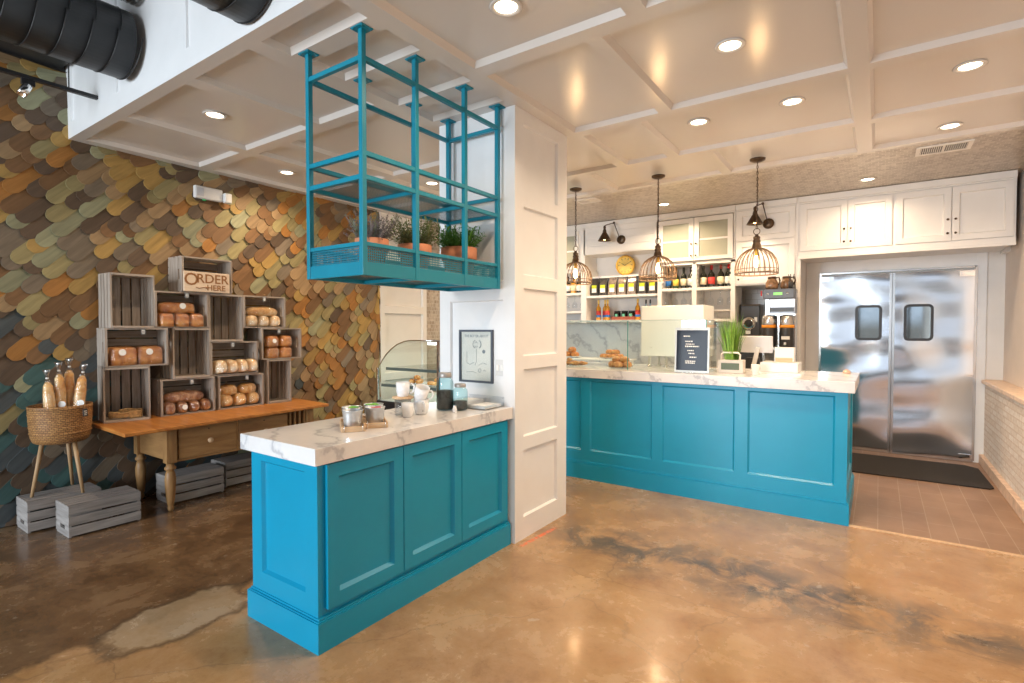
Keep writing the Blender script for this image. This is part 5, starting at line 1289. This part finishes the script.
MB().box(-.15, .165, -.02, .18, .30, 1.0).build('column', STEEL, t, .004)
MB().box(-.15, .17, -.19, .0, .885, .995).build('control_head', plain('brewer_head', (.10, .11, .13), .35), t, .008)
MB().box(-.04, .05, -.1935, -.1895, .925, .955).build('display', LCD, t)
for x in (-.10, .10): MB().lathe([(0, .006), (.012, .005), (.014, 0)], 16, T(x, -.19, .94, 90, 0, 0)).build('button', STEEL, t)
MB().box(-.09, .18, -.17, .0, .72, .8845).build('brew_head', STEELD, t, .006); MB().box(-.08, .17, -.175, -.1695, .735, .785).build('basket_front', DARK, t, .002)
MB().box(-.15, .18, -.19, .0, .30, .34).build('drip_shelf', STEEL, t, .004); m = MB(); m.box(-.15, -.13, -.18, .15, 0, .30); m.build('leg', STEEL, t); m = MB(); m.box(.15, .17, -.18, .15, 0, .30); m.build('leg', STEEL, t)
MB().box(-.165, -.150, -.18, -.15, .92, .98, T(-.012, 0, 0)).build('red_lever', RED, t, .004)
for i, x in enumerate((-1.000, -.825)):
    g = thing('coffee_urn', 'black coffee urn with orange band, %s of the pair under the brewer' % ('left', 'right')[i], 'coffee urn', (x, 6.415, KZ+.3255), 0, 'coffee urns under the brewer')
    MB().lathe([(0, 0), (.068, 0), (.072, .01), (.072, .215), (.070, .22)], 28).build('body', DARK, g)
    MB().lathe([(.0735, .205), (.0735, .235)], 28).build('orange_band', ORANGE, g)
    MB().lathe([(.070, .235), (.072, .24), (.072, .33), (.060, .345), (0, .350)], 28).build('steel_collar', STEEL, g)
    MB().box(-.04, .04, -.0755, -.071, .08, .115).build('label', PAPER, g); MB().box(-.012, .012, -.11, -.07, .02, .05).build('tap', CHROME, g, .003)
# decanters on top of the brewer
for i, (x, y) in enumerate(((-.975, 6.42), (-.835, 6.47))):
    g = thing('glass_decanter', 'glass coffee decanter with brown handle, %s one on top of the brewer' % ('left', 'right')[i], 'decanter', (x, y, KZ+.9560), 0, 'decanters on the brewer')
    MB().lathe([(0, 0), (.055, .0), (.066, .02), (.066, .06), (.045, .105), (.040, .115)], 24).build('bowl', plain('coffee_stained_glass', (.26, .14, .07), .15, .0, vary=.5, scale=30, coat=.6), g)
    MB().lathe([(.041, .112), (.044, .114), (.044, .135), (0, .138)], 24).build('collar', BRONZE, g)
    MB().tube([(.04, -.01, .12), (.075, -.03, .125), (.085, -.035, .085), (.07, -.03, .04)], .008, 8).build('handle', BRONZE, g)
g = thing('utensil_cup', 'dark cup of black utensils at the right on top of the brewer', 'utensils', (-.785, 6.38, KZ+.9560))
MB().lathe([(0, 0), (.022, 0), (.026, .07), (.023, .07), (.02, .005), (0, .005)], 16).build('cup', DARK, g)
for a, b in ((-.012, .02), (.015, .01), (.0, -.02)): MB().tube([(a*.4, b*.3, .01), (a*2, b, .15)], .004, 6).build('utensil', BLACK, g)
